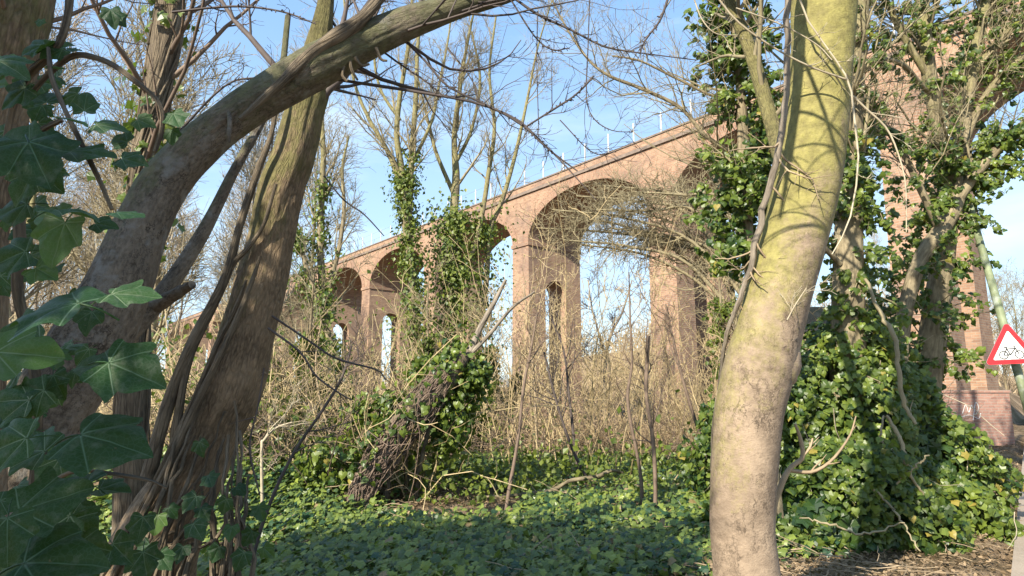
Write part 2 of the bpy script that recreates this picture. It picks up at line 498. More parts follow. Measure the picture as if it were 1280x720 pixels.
# ------------------------------------------------------------------ camera, light, world
cam = bpy.data.cameras.new('camera'); co = bpy.data.objects.new('camera', cam); COL.objects.link(co)
co.location = (0, 0, EYE); co.rotation_euler = (math.radians(90) + PITCH, 0, 0)
cam.sensor_width = 36; cam.lens = 36 * F / 1280; cam.clip_start = .02; cam.clip_end = 6000
scene.camera = co

sel = math.asin(SUN_D[2]); saz = math.atan2(SUN_D[0], SUN_D[1])
sun = bpy.data.lights.new('sun', 'SUN'); so = bpy.data.objects.new('sun', sun); COL.objects.link(so)
sun.energy = 5.0; sun.angle = math.radians(.5); sun.color = (1., .93, .80)
so.rotation_euler = Vector(SUN_D).to_track_quat('Z', 'Y').to_euler()
w = bpy.data.worlds.new('World'); scene.world = w; w.use_nodes = True
nt = w.node_tree; nt.nodes.clear(); N = NT(nt)
sky = N.n('TexSky', sky_type='NISHITA')
sky.sun_disc = False; sky.sun_elevation = sel; sky.sun_rotation = saz
sky.altitude = 50; sky.air_density = 1.0; sky.dust_density = .6; sky.ozone_density = 2.2
tc = N.n('TexCoord').outputs['Generated']
cl = N.noise(N.n('Mapping', {'Vector': tc, 'Scale': (1., 1.6, 4.5), 'Rotation': (0., .3, .6)}).outputs[0], 2.2, 7., .6)
el = N.n('SeparateXYZ', {0: tc}).outputs[2]
hz = N.math('SUBTRACT', 1., N.ramp(el, .02, .62))
base = N.mix(.62, sky.outputs[0], N.mix(hz, (2.0, 3.9, 7.2, 1.), (5.4, 7.3, 8.6, 1.)))
skc = N.mix(N.math('MULTIPLY', N.ramp(cl, .46, .82), .55), base, (6.6, 7.3, 8.0, 1.))
bg = N.n('Background', {'Color': skc, 'Strength': .093})
wo = N.n('OutputWorld', {0: bg.outputs[0]})
scene.view_settings.view_transform = 'Standard'
scene.view_settings.look = 'None'
scene.view_settings.exposure = 1.05
scene.view_settings.gamma = 1
scene.cycles.max_bounces = 6; scene.cycles.diffuse_bounces = 3; scene.cycles.transmission_bounces = 3; scene.cycles.glossy_bounces = 2
scene.cycles.use_denoising = True


# ------------------------------------------------------------------ ground
def sm(a, b, x):
    t = np.clip((x - a) / (b - a), 0, 1); return t * t * (3 - 2 * t)


PDIR = nrm(np.array([.624, .781])); PNRM = np.array([PDIR[1], -PDIR[0]]); P0 = np.array([6.35, 8.4])


def pavec(x, y):
    """distance right of the pavement's left edge"""
    return (x - P0[0]) * PNRM[0] + (y - P0[1]) * PNRM[1]


def gz(x, y):
    x = np.asarray(x, float); y = np.asarray(y, float)
    p = np.stack([x, y, 0 * x], -1)
    z = .10 * vnoise(p, .9, 3) + .05 * vnoise(p, 2.3, 4)
    z = z + .55 * np.exp(-(((x + 4.6) / 2.4) ** 2 + ((y - 10) / 3.5) ** 2))
    z = z - .9 * sm(15, 34, y)
    path = 1 - sm(-2.6, -.5, -0 - pavec(x, y) * -1)          # 1 left of the pavement
    on = sm(-1.2, -.1, pavec(x, y))
    z = z * (1 - on) - .12 * on * sm(-.2, 0, pavec(x, y)) + 0 * path
    # earth bank beyond the viaduct on the far side of the road
    b = sm(24, 33, y) * sm(-5., -10., pavec(x, y) - 4 - .0 * y) * 0
    z = z + b + 7.5 * sm(27, 38, y) * sm(9, 17, x) * (1 - sm(-3., -.8, pavec(x, y))) + 3 * sm(70, 170, np.hypot(x, y)) * (y > 0)
    return z


def axis(lo, hi, step, far):
    a = np.arange(lo, hi + 1e-6, step)
    g = np.cumsum(step * 1.22 ** np.arange(1, 60)); g = g[g < far]
    return np.concatenate([(lo - g)[::-1], a, hi + g])


xs, ys = axis(-12, 18, .25, 2500), axis(-4, 26, .25, 2500)
Xg, Yg = np.meshgrid(xs, ys, indexing='ij')
V = np.stack([Xg, Yg, gz(Xg, Yg)], -1).reshape(-1, 3)
I = np.arange(len(V)).reshape(len(xs), len(ys))
Fq = np.stack([I[:-1, :-1], I[1:, :-1], I[1:, 1:], I[:-1, 1:]], -1).reshape(-1, 4)
m, nt, out = newmat('woodland soil'); N = NT(nt)
geo = N.n('NewGeometry').outputs['Position']
c = N.mix(N.ramp(N.noise(geo, 14., 8., .7), .3, .7), (.055, .038, .022, 1.), (.25, .175, .105, 1.))
c = N.mix(N.ramp(N.noise(geo, .8, 5.), .45, .62), c, (.30, .215, .135, 1.))
c = N.mix(N.math('MULTIPLY', N.ramp(N.noise(geo, .35, 6.), .5, .7), .6), c, (.07, .075, .03, 1.))
bp = N.n('Bump', {'Strength': .9, 'Distance': .05, 'Height': N.noise(geo, 22., 8., .7)}).outputs[0]
b = N.n('BsdfPrincipled', {'Base Color': c, 'Roughness': .95, 'Specular IOR Level': .1, 'Normal': bp})
nt.links.new(b.outputs[0], out.inputs[0])
g = MB(); g.add(V, Fq); tag(g.build('ground', m, smooth=True), kind='structure')


def asphalt(name, a, b_, sc):
    m, nt, out = newmat(name); N = NT(nt)
    geo = N.n('NewGeometry').outputs['Position']
    c = N.mix(N.ramp(N.noise(geo, sc, 6., .7), .35, .65), c4(a), c4(b_))
    c = N.mix(N.math('MULTIPLY', N.ramp(N.noise(geo, .9, 5.), .5, .7), .5), c, c4([x * 1.25 for x in b_]))
    bp = N.n('Bump', {'Strength': .5, 'Distance': .006, 'Height': N.noise(geo, 90., 3.)}).outputs[0]
    b = N.n('BsdfPrincipled', {'Base Color': c, 'Roughness': .9, 'Normal': bp})
    nt.links.new(b.outputs[0], out.inputs[0])
    return m


def strip(name, a, b_, z0, z1, mat, l0=-14, l1=90):
    """a slab between offsets a and b_ right of the pavement edge"""
    mb = MB()
    n = 40
    for i in range(n):
        s0, s1 = l0 + (l1 - l0) * i / n, l0 + (l1 - l0) * (i + 1) / n
        q = [P0 + PDIR * s + PNRM * o for s, o in ((s0, a), (s0, b_), (s1, b_), (s1, a))]
        mb.quad(*[(p[0], p[1], z1) for p in q])
        for e in ((3, 0), (1, 2)):
            p, r = q[e[0]], q[e[1]]
            mb.quad((p[0], p[1], z0), (r[0], r[1], z0), (r[0], r[1], z1), (p[0], p[1], z1))
    return tag(mb.build(name, mat), kind='structure')


strip('pavement', 0, 2.3, -.3, .02, asphalt('sandy pavement', (.27, .215, .155), (.36, .29, .215), 30.))
strip('kerb', 2.303, 2.45, -.3, .03, M['stone'])
strip('road', 2.453, 9.5, -.4, -.09, asphalt('road asphalt', (.05, .05, .052), (.075, .074, .072), 60.))

# ------------------------------------------------------------------ the viaduct (local x towards the near end, y through it)
PSI = math.atan2(638, 810)
U = np.array([-math.sin(PSI), math.cos(PSI)]); W_ = np.array([math.cos(PSI), math.sin(PSI)])
DV, PITCHV, WID, PT = 22.5, 10.0, 4.0, 1.42
via = thing('railway_viaduct', 'long red brick railway viaduct with tall arches crossing behind the bare trees', 'viaduct', loc=(DV * W_[0], DV * W_[1], 0))
via.rotation_euler = (0, 0, math.atan2(-U[1], -U[0]))
X_P12 = None
r_ = at(811, 300, 1.)[:2]
k_ = DV / (r_ @ W_); X_P12 = -((r_ * k_) @ U)          # local x of the left corner of pier P12
Z_SP, RISE, Z_TOP, Z_STR = 9.84, 2.28, 13.2, 12.62
HS = (PITCHV - PT) / 2
NSEG = 28


def intr(x0):
    a = np.linspace(math.pi, 0, NSEG + 1)
    return np.stack([x0 + HS + HS * np.cos(a), Z_SP + RISE * np.sin(a)], -1)


bays = range(-11, 3)
for kb in bays:
    x0 = X_P12 + PT + kb * PITCHV               # the opening right of pier kb
    pr = intr(x0)
    mb = MB()
    al = np.concatenate([[0], np.cumsum(np.linalg.norm(np.diff(pr, axis=0), axis=1))])
    for i in range(NSEG):
        (xa, za), (xb, zb) = pr[i], pr[i + 1]
        for yy, fl in ((0., False), (WID, True)):
            q = [(xa, yy, za), (xb, yy, zb), (xb, yy, Z_STR), (xa, yy, Z_STR)]
            u = [(p[0], p[2]) for p in q]
            mb.quad(*(q[::-1] if fl else q), uv=(u[::-1] if fl else u))
        mb.quad((xa, 0, za), (xa, WID, za), (xb, WID, zb), (xb, 0, zb), uv=[(0, al[i]), (WID, al[i]), (WID, al[i+1]), (0, al[i+1])])
    for yy, fl in ((0., False), (WID, True)):                       # wall over the pier on the left
        q = [(x0 - PT, yy, Z_SP), (x0, yy, Z_SP), (x0, yy, Z_STR), (x0 - PT, yy, Z_STR)]
        u = [(p[0], p[2]) for p in q]
        mb.quad(*(q[::-1] if fl else q), uv=(u[::-1] if fl else u))
    mb.quad((x0 - PT, 0, Z_SP), (x0 - PT, WID, Z_SP), (x0, WID, Z_SP), (x0, 0, Z_SP))
    mb.quad((x0 - PT, 0, Z_STR), (x0 + 2 * HS, 0, Z_STR), (x0 + 2 * HS, WID, Z_STR), (x0 - PT, WID, Z_STR))
    mb.build('arch', M['brick'], via)
    # ring of bricks on edge, a little proud
    rg = MB()
    ce = np.array([x0 + HS, Z_SP])
    for i in range(NSEG):
        a0, a1 = math.pi * (1 - i / NSEG), math.pi * (1 - (i + 1) / NSEG)
        def pt(a, e):
            return (x0 + HS + (HS + e) * math.cos(a), Z_SP + (RISE + e) * math.sin(a))
        p, q, r, s = pt(a0, .0), pt(a1, .0), pt(a1, .46), pt(a0, .46)
        u = [(0, al[i] * 1.), (0, al[i+1]), (.46, al[i+1]), (.46, al[i])]
        rg.quad(*[(t[0], -.03, t[1]) for t in (p, q, r, s)], uv=u)
        rg.quad(*[(t[0], yy, t[1]) for t, yy in ((s, -.03), (r, -.03), (r, -.001), (s, -.001))], uv=u)
        rg.quad(*[(t[0], yy, t[1]) for t, yy in ((p, -.001), (q, -.001), (q, -.03), (p, -.03))], uv=u)
    rg.build('arch_ring', M['brick_ring'], via)

for kb in range(-11, 4):
    xa = X_P12 + kb * PITCHV; xc = xa + PT / 2
    mb = MB()
    hw = lambda z: PT / 2 + .008 * (Z_SP - z)
    bt = lambda z: .012 * (Z_SP - z)
    Z0, ZG, GR = -3., 7.0, .7
    y1, y2 = 1.22, 2.78

    def side(ya, za, yb, zb, zt_a, zt_b):
        for sg in (-1, 1):
            q = [(xc + sg * hw(z), y, z) for y, z in ((ya, za), (yb, zb), (yb, zt_b), (ya, zt_a))]
            u = [(p[1], p[2]) for p in q]
            mb.quad(*(q if sg > 0 else q[::-1]), uv=(u if sg > 0 else u[::-1]))
    side(0, Z0, y1, Z0, ZG, ZG); side(y2, Z0, WID, Z0, ZG, ZG)
    ys_ = [0, y1] + [2.0 - .78 * math.cos(math.pi * i / 12) for i in range(1, 12)] + [y2, WID]
    zs_ = [ZG, ZG] + [ZG + .78 * math.sin(math.pi * i / 12) for i in range(1, 12)] + [ZG, ZG]
    for i in range(len(ys_) - 1):
        side(ys_[i], zs_[i], ys_[i+1], zs_[i+1], Z_SP, Z_SP)
        if 0 < i < len(ys_) - 2:
            mb.quad((xc - hw(zs_[i]), ys_[i], zs_[i]), (xc + hw(zs_[i]), ys_[i], zs_[i]), (xc + hw(zs_[i+1]), ys_[i+1], zs_[i+1]), (xc - hw(zs_[i+1]), ys_[i+1], zs_[i+1]),
                    uv=[(0, i * .2), (PT, i * .2), (PT, i * .2 + .2), (0, i * .2 + .2)])
    for yy, zt in ((0, Z_SP), (y1, ZG), (y2, ZG), (WID, Z_SP)):
        q = [(xc - hw(Z0), yy, Z0), (xc + hw(Z0), yy, Z0), (xc + hw(zt), yy, zt), (xc - hw(zt), yy, zt)]
        mb.quad(*q, uv=[(p[0], p[2]) for p in q])
    mb.build('pier', M['brick'], via)
    im = MB(); im.box((xc - PT / 2 - .07, -.07, Z_SP - .22), (xc + PT / 2 + .07, WID + .07, Z_SP - .003)); im.build('impost', M['brick'], via)
XL, XR = X_P12 - 11 * PITCHV, X_P12 + 3 * PITCHV + PT
for yy in (0., WID):
    f_ = -1 if yy == 0 else 1
    mb = MB(); mb.box((XL, min(yy, yy - f_ * .45), Z_STR + .17), (XR, max(yy, yy - f_ * .45), Z_TOP - .08)); mb.build('parapet', M['brick'], via)
    mb = MB(); mb.box((XL, min(yy + f_ * .10, yy - f_ * .5), Z_STR + .003), (XR, max(yy + f_ * .10, yy - f_ * .5), Z_STR + .168)); mb.build('string_course', M['dark_cap'], via)  # dark tone paints in the shadow line under the projecting course
    mb = MB(); mb.box((XL, min(yy + f_ * .05, yy - f_ * .5), Z_TOP - .078), (XR, max(yy + f_ * .05, yy - f_ * .5), Z_TOP)); mb.build('coping', M['dark_cap'], via)
mb = MB(); mb.box((XL, .5, Z_STR + .003), (XR, WID - .5, Z_STR + .3)); mb.build('track_bed', M['dark_cap'], via)
step = 1.65
x = X_P12 + 1.1 - 18 * 1.65
xp0 = None
for i in range(34):
    xx = X_P12 + 6.5 * 1.65 - i * step
    mb = MB()
    mb.box((xx - .024, .13, Z_TOP), (xx + .024, .18, Z_TOP + 1.05))
    mb.box((xx - .06, .08, Z_TOP), (xx + .06, .23, Z_TOP + .05))
    mb.box((xx - .05, .125, Z_TOP + .84), (xx + .05, .185, Z_TOP + .90))
    mb.build('railing_post', M['post'], via)
for zz in (.45, .97):
    mb = MB(); mb.box((X_P12 + 6.5 * 1.65 - 33 * step, .147, Z_TOP + zz), (X_P12 + 6.5 * 1.65, .159, Z_TOP + zz + .012)); mb.build('railing_wire', M['alu'], via)


# ------------------------------------------------------------------ trees with hand laid stems
def build_stem(par, name, mat, pp, n=26, d=None, sides=14, bump=.03, tint=.5, ridge=0., wob=0.):
    P, R = stem(pp, n, d)
    if wob:
        P = P + np.cumsum(RNG.normal(size=P.shape) * wob, 0) * np.array([1, 1, .3])
    mb = MB(); tubes(mb, P, R, sides, tint, bump, True, ridge)
    o = mb.build(name, mat, par, smooth=True)
    return P, R, o


def crown(par, mat, sets, name='crown', sides=4, mb=None):
    mb = mb or MB()
    for P, R in sets:
        if len(P):
            sd = sides + (2 if R.max() > .02 else 0)
            tubes(mb, P, R, sd, RNG.uniform(0, 1, len(P)))
    return mb.build(name, mat, par, smooth=True)


def levels(P, R, spec):
    """spec: list of sprout kwargs, each level grows on the one before; returns all"""
    out = []
    for s in spec:
        P, R = sprout(P, R, **s)
        out.append((P, R))
    return out


# --- pale trunk on the right, close to the camera
hero = thing('pale_tree', 'thick pale smooth tree trunk with yellow green algae, standing close on the right', 'tree', loc=tuple(at(938, 826, 3.8)))
hp = hero.matrix_basis.inverted()


def world(par):
    """children are modelled in world metres; bring the parent's base offset back"""
    bpy.context.view_layer.update()
    for c in par.children:
        c.matrix_parent_inverse = par.matrix_world.inverted()


hero_pts = [(940, 850, 58), (937, 780, 44), (933, 715, 39), (928, 660, 38), (929, 610, 39), (933, 560, 40), (937, 510, 41), (948, 460, 43.5), (962, 410, 41), (975, 360, 40), (990, 305, 40.5),
            (1004, 250, 41.5), (1013, 200, 41), (1020, 150, 39.5), (1025, 100, 39.5), (1028, 50, 41), (1029, 0, 43), (1032, -120, 40), (1030, -320, 34), (1015, -560, 24)]
hP, hR, _ = build_stem(hero, 'trunk', M['bark_pale'], [(x, y, r * .97) for x, y, r in hero_pts], 90, 3.8, 64, .014, .5, .006)
kn = MB()
# old branch scar: an eye shaped rim on the trunk, and the knot bulge on its right edge
kc = at(952, 520, 3.8 - hR[30] * .93)
a = np.linspace(0, 2 * math.pi, 25)
ring = np.stack([kc[0] + .075 * np.cos(a), kc[1] + .03 * np.abs(np.cos(a)), kc[2] + .020 * np.sin(a)], -1)
tubes(kn, ring, np.full(25, .004), 6)
ring2 = np.stack([kc[0] + .028 * np.cos(a), kc[1] + 0 * a - .003, kc[2] + .006 * np.sin(a)], -1)
tubes(kn, ring2, np.full(25, .004), 6)
kn.build('branch_scar', M['bark_grey'], hero, True)
build_stem(hero, 'knot', M['bark_pale'], [(955, 470, 3.80, 31), (972, 450, 3.78, 30), (984, 436, 3.77, 23), (993, 426, 3.77, 9)], 14, None, 18, .03)
lP, lR, _ = build_stem(hero, 'limb', M['bark_ridge'], [(1008, 250, 3.9, 20), (982, 205, 4.3, 16), (968, 165, 4.6, 14), (955, 120, 4.8, 13), (937, 62, 5.0, 12), (915, 5, 5.1, 12), (895, -70, 5.2, 10), (870, -200, 5.3, 7)], 26)  # darker bark than the trunk: the limb's shade is put into its colour
tw = [stem(q, 14, 3.5) for q in (
    [(992, -30, 2.4), (1008, 22, 2.4), (1040, 68, 2.2), (1062, 105, 2.6), (1068, 150, 2.6), (1073, 205, 2.2), (1062, 275, 1.8), (1040, 318, 1.2)],
    [(880, -30, 2.6), (915, 20, 2.6), (960, 55, 2.4), (1010, 82, 2.4), (1060, 100, 2.8)],
    [(868, 0, 1.8), (878, 25, 1.7), (895, 42, 1.5), (922, 44, 1.0)],
    [(1066, 120, 3), (1085, 138, 2.6), (1108, 160, 2.4), (1122, 190, 2.0), (1132, 230, 1.6), (1133, 290, 1.2)],
    [(920, 10, 1.9), (975, 30, 1.8), (1020, 55, 1.6), (1040, 75, 1.4)],
    [(984, 400, 1.6), (992, 385, 1.5), (1000, 372, 1.3), (1008, 360, 1.)])]
tP = np.array([t[0] for t in tw]); tR = np.array([t[1] for t in tw])
s1 = sprout(tP, tR, 6, (.08, .3), up=.0, wob=.2, n=6, rf=.5)
crown(hero, M['twig_pale'], [(tP, tR), s1, sprout(*s1, 3, (.04, .12), wob=.2, n=4)], 'hanging_twig')
oh = spline([(1.85, 3.78, 5.1), (1.5, 3.2, 4.9), (1.0, 2.6, 4.55), (.55, 2.1, 4.3), (.1, 1.6, 4.2)], 24)  # unseen overhead limb, added so its twigs cast shadows on the trunk
oR = np.linspace(.05, .012, 24)
mb = MB(); tubes(mb, oh, oR, 10, .5, .05); mb.build('limb', M['bark_olive'], hero, True)
o2 = []
for q in (((1.2, 2.8, 4.7), (.85, 2.7, 4.15), (.70, 2.45, 3.95), (.25, 2.75, 3.75)), ((1.0, 2.6, 4.55), (.9, 2.2, 4.1), (.75, 2.0, 3.8), (.2, 2.3, 3.62)), ((.9, 2.5, 4.5), (.75, 2.7, 3.9), (.45, 2.85, 3.55), (1.05, 2.5, 3.4)), ((.7, 2.3, 4.4), (1.2, 2.2, 3.9), (1.0, 2.3, 3.55), (.4, 2.6, 3.35)), ((1.1, 2.7, 4.6), (1.2, 2.4, 4.2), (.9, 2.2, 4.1), (.4, 2.5, 4.15))):
    o2.append(spline(q, 14))
o2 = np.array(o2); o2R = np.linspace(.012, .005, 14)[None] * np.ones((5, 1))
o3 = sprout(o2, o2R, 6, (.2, .6), n=7, rf=.6, up=-.1, rmin=.003)
crown(hero, M['twig_olive'], [(o2, o2R), o3])
up_ = hP[70:]
lv = levels(up_, hR[70:], [dict(c=9, L=(1.5, 3.2), up=.15, n=10, rf=.35, ang=(40, 80)), dict(c=6, L=(.5, 1.3), n=7, rf=.5), dict(c=6, L=(.2, .6), n=5, rf=.5)])
l2 = levels(lP, lR, [dict(c=9, L=(.6, 1.6), n=8, rf=.35, t=(.3, 1)), dict(c=6, L=(.2, .7), n=6)])
crown(hero, M['twig_olive'], lv + l2)
world(hero)
# climbing stem beside it
cv = thing('climbing_stem', 'thin brown climber stem hanging beside the pale smooth trunk', 'climber', loc=tuple(at(905, 790, 3.72)))
vp = [(990, -40, 3.6, 7), (984, 30, 3.6, 6.5), (982, 100, 3.6, 7), (975, 170, 3.62, 7), (963, 245, 3.66, 6.5), (952, 300, 3.7, 6.5), (942, 345, 3.72, 6), (928, 390, 3.75, 5), (915, 440, 3.9, 4), (905, 520, 4.3, 3.5), (900, 590, 4.8, 3)]
vP, vR, _ = build_stem(cv, 'stem', M['bark_grey'], vp, 60, None, 10, .12, .5, 0, .005)
s1 = sprout(vP, vR, 16, (.15, .5), n=7, rf=.4, up=.05, wob=.2)
crown(cv, M['twig_tan'], [s1, sprout(*s1, 4, (.06, .2), n=5)])
world(cv)

# --- arching trunk on the left
arch = thing('arching_tree', 'thick brown trunk arching from the left edge over to the top of the picture', 'tree', loc=tuple(at(-50, 967, 2.7)))
ap = [(-52, 1010, 2.7, 74), (-42, 860, 2.7, 62), (-15, 700, 2.7, 54), (20, 600, 2.72, 49), (62, 515, 2.76, 46), (112, 430, 2.8, 45), (152, 350, 2.85, 38), (180, 280, 2.9, 32), (212, 222, 2.95, 29.5), (268, 166, 3.0, 27.5), (330, 122, 3.05, 27.5),
      (395, 84, 3.1, 29), (450, 55, 3.15, 27), (510, 29, 3.2, 24), (570, 8, 3.25, 20), (640, -11, 3.3, 16), (720, -45, 3.4, 12), (800, -110, 3.5, 8)]
aP, aR, _ = build_stem(arch, 'trunk', M['bark_arch'], ap, 200, None, 90, .025, .5, .022)
aP, aR = aP[::2], aR[::2]
build_stem(arch, 'limb', M['bark_arch'], [(92, 470, 2.9, 26), (150, 425, 3.05, 20), (190, 385, 3.15, 16), (215, 352, 3.2, 14), (255, 288, 3.3, 12), (290, 218, 3.4, 10), (325, 155, 3.5, 8), (350, 100, 3.6, 7), (360, 20, 3.7, 6)], 40, None, 12, .06)
build_stem(arch, 'limb', M['bark_arch'], [(190, 385, 3.15, 15), (212, 372, 3.1, 12), (228, 362, 3.05, 10), (240, 356, 3.0, 8)], 12, None, 12, .08)
build_stem(arch, 'limb', M['vine'], [(300, 150, 2.9, 6), (350, 105, 2.95, 9), (385, 70, 3.0, 12), (420, 45, 3.02, 14), (455, 20, 3.05, 12), (490, -20, 3.1, 10)], 24, None, 10, .12)
build_stem(arch, 'stub', M['bark_arch'], [(286, 140, 2.93, 5), (287, 152, 2.9, 5.5), (286, 168, 2.88, 4.5), (287, 178, 2.88, 2)], 10, None, 8, .12)
fl = MB(); 
for q in ([(436, 70), (440, 88), (447, 100)], [(444, 72), (452, 82), (462, 80)], [(470, 60), (476, 74), (484, 76)], [(430, 80), (428, 94), (434, 102)]):
    P, R = stem([(x, y, 3.08, 4.5 - i) for i, (x, y) in enumerate(q)], 7); tubes(fl, P, R, 5)
fl.build('bark_flake', M['vine'], arch, True)
dk = [
    [(404, 97, 3.4), (470, 107, 3.4), (540, 118, 3.2), (600, 130, 3), (650, 152, 2.6), (680, 182, 2.2), (722, 214, 1.4)],
    [(498, 42, 2.8), (535, 80, 2.6), (560, 108, 2.4), (610, 132, 2.4), (655, 158, 2.2), (700, 200, 1.6), (745, 250, 1.0)],
    [(470, 58, 2.4), (500, 80, 2.2), (530, 100, 1.8), (552, 118, 1.4)],
    [(640, -4, 3), (672, 18, 2.8), (715, 38, 2.4), (755, 58, 2), (800, 66, 1.6), (870, 75, 1.1)],
    [(655, 160, 2.2), (690, 138, 2.2), (720, 118, 2.1), (742, 95, 2.2)],
    [(737, 0, 1.4), (735, 60, 1.3), (733, 120, 1.3), (742, 148, 1.2), (765, 163, 1.0), (792, 165, .8)],
    [(640, 2, 2), (668, 45, 1.7), (690, 62, 1.6), (712, 60, 1.2)],
    [(836, -5, 2.8), (825, 25, 2.6), (808, 48, 2.0), (800, 66, 1.2)],
    [(205, 185, 2.6), (280, 108, 2.2), (330, 96, 2.), (380, 82, 1.6)],
    [(215, 15, 2.6), (290, 8, 2.4), (350, 14, 2.), (395, 30, 1.6)],
    [(700, 150, 1.2), (740, 190, 1.1), (770, 190, .9)],
    [(672, 14, 1.2), (671, 80, 1.1), (673, 150, 1.0), (672, 178, .8)],
    [(560, 60, 1.4), (590, 100, 1.3), (600, 128, 1.1), (640, 200, .8)],
    [(340, 395, 2.2), (385, 425, 2.2), (420, 448, 2.2), (470, 462, 1.8), (482, 475, 1.2)],
    [(405, 220, 1.8), (430, 250, 1.7), (455, 268, 1.5), (480, 295, 1.)]]
DK = [stem([(x, y, 3.25, r) for x, y, r in q], 16) for q in dk]
dP = np.array([t[0] for t in DK]); dR = np.array([t[1] for t in DK])
for i in range(len(dP)):                                      # the drooping branches, one by one
    mb = MB(); tubes(mb, dP[i], dR[i], 7, .3, .08); mb.build('branch', M['twig_dark'], arch, True)
sp = sprout(dP[:12], dR[:12], 6, (.10, .45), up=.03, wob=.16, n=7, rf=.55, ang=(30, 70))
sp2 = sprout(*sp, 3, (.04, .16), n=4, wob=.15)
bud = sprout(dP[:12], dR[:12], 22, (.012, .03), n=3, rf=.95, ang=(40, 70), taper=.6)
up2 = sprout(aP[55:], aR[55:], 16, (.5, 1.4), n=9, rf=.12, up=.3, ang=(40, 80))
up3 = sprout(*up2, 5, (.2, .6), n=6); up4 = sprout(*up3, 3, (.08, .25), n=4)
crown(arch, M['twig_dark'], [sp, sp2, bud, up2, up3, up4])
world(arch)

LEAF_JOBS = []
# --- leaning trunk wrapped in vines
lean = thing('leaning_tree', 'ridged brown trunk leaning to the right, roped with climbing vine stems', 'tree', loc=tuple(at(205, 790, 4.15)))
lp = [(140, 830, 84), (168, 760, 70), (188, 705, 57), (216, 640, 48), (246, 585, 39), (266, 540, 36), (290, 485, 39), (309, 420, 35.5), (325, 360, 33.5), (338, 300, 31.5), (350, 240, 32), (366, 195, 30), (380, 140, 28), (390, 100, 27), (406, 10, 16), (412, -40, 14), (424, -140, 12)]
qP, qR, _ = build_stem(lean, 'trunk', M['bark_ridge'], [(x, y, 4.2, r * .93) for x, y, r in lp], 190, None, 110, .03, .5, .026)
qP, qR = qP[::2], qR[::2]
build_stem(lean, 'knot', M['bark_ridge'], [(292, 490, 4.2, 22), (306, 480, 4.19, 22), (320, 470, 4.18, 17), (330, 463, 4.18, 8)], 12, None, 16, .05)
vines = [
    [(130, 745, 7), (175, 650, 7), (215, 570, 7), (250, 495, 7), (285, 425, 6), (312, 360, 5), (326, 320, 3)],
    [(105, 760, 6), (145, 690, 6), (195, 600, 6), (238, 510, 6), (268, 440, 5), (292, 390, 4), (308, 350, 2.5)]]
for i, v in enumerate(vines):
    build_stem(lean, 'vine', M['vine'], [(x, y, 3.92 + .07 * (k / len(v)) + .03 * i, r) for k, (x, y, r) in enumerate(v)], 60, None, 9, .1)
for v in ([(185, 600, 13), (200, 540, 12), (222, 470, 11), (250, 410, 10), (282, 345, 9), (300, 280, 8), (322, 215, 7), (340, 165, 5), (350, 100, 4)],
          [(215, 600, 8), (222, 520, 8), (240, 440, 7), (285, 340, 6), (310, 310, 5), (330, 280, 4), (345, 230, 3)]):
    build_stem(lean, 'vine', M['vine'], [(x, y, 4.0, r) for x, y, r in v], 50, None, 9, .1)
rs = MB()
for i in range(30):                                            # mat of rootlets at the foot
    t = RNG.uniform(0, 1)
    xb = 118 + 190 * t; xt = 236 + 80 * t + RNG.normal() * 10
    yt = RNG.uniform(500, 690); d = RNG.uniform(3.72, 3.95)
    q = [(xb + RNG.normal() * 9, 800, d - .12, 5), ((xb * .65 + xt * .35) + RNG.normal() * 9, 700, d - .05, 5), ((xb * .3 + xt * .7) + RNG.normal() * 7, (690 + yt) / 2, d, 4), (xt, yt, d + .12, 2.5)]
    q = [(a, b, c, r * RNG.uniform(.5, 1.4)) for a, b, c, r in q]
    P, R = stem(q, 16); P = P + RNG.normal(size=P.shape) * .007
    tubes(rs, P, R, 6, RNG.uniform(.2, 1.), .1)
rs.build('root_mat', M['vine'], lean, True)
LEAN_LEAVES = [(195, 655), (246, 662), (262, 600), (300, 612), (250, 560), (288, 665), (225, 692), (270, 692), (310, 672), (238, 628), (325, 640), (205, 700), (255, 640), (300, 700), (180, 690), (335, 690), (280, 632), (215, 640)]
lv = levels(qP[60:], qR[60:], [dict(c=12, L=(.5, 1.6), n=9, rf=.25, up=.2), dict(c=5, L=(.2, .7), n=6), dict(c=4, L=(.1, .3), n=4)])
lb = [stem([(x, y, 4., r) for x, y, r in q], 14) for q in (
    [(335, 410, 2.4), (375, 440, 2.2), (395, 470, 2), (425, 492, 1.6), (440, 500, 1.2)],
    [(330, 460, 1.8), (322, 510, 1.8), (312, 560, 2.2), (325, 620, 1.4)])]
lb = (np.array([q[0] for q in lb]), np.array([q[1] for q in lb]))
for k, (x, y) in enumerate(LEAN_LEAVES):
    LEAF_JOBS.append((lean, x, y, RNG.uniform(3.45, 3.7), RNG.uniform(.12, .19), RNG.uniform(-130, -40), RNG.uniform(5, 45), RNG.uniform(-25, 25), k % 5 == 0, k))
crown(lean, M['twig_dark'], lv + [lb, sprout(*lb, 5, (.1, .4), n=6)])
world(lean)

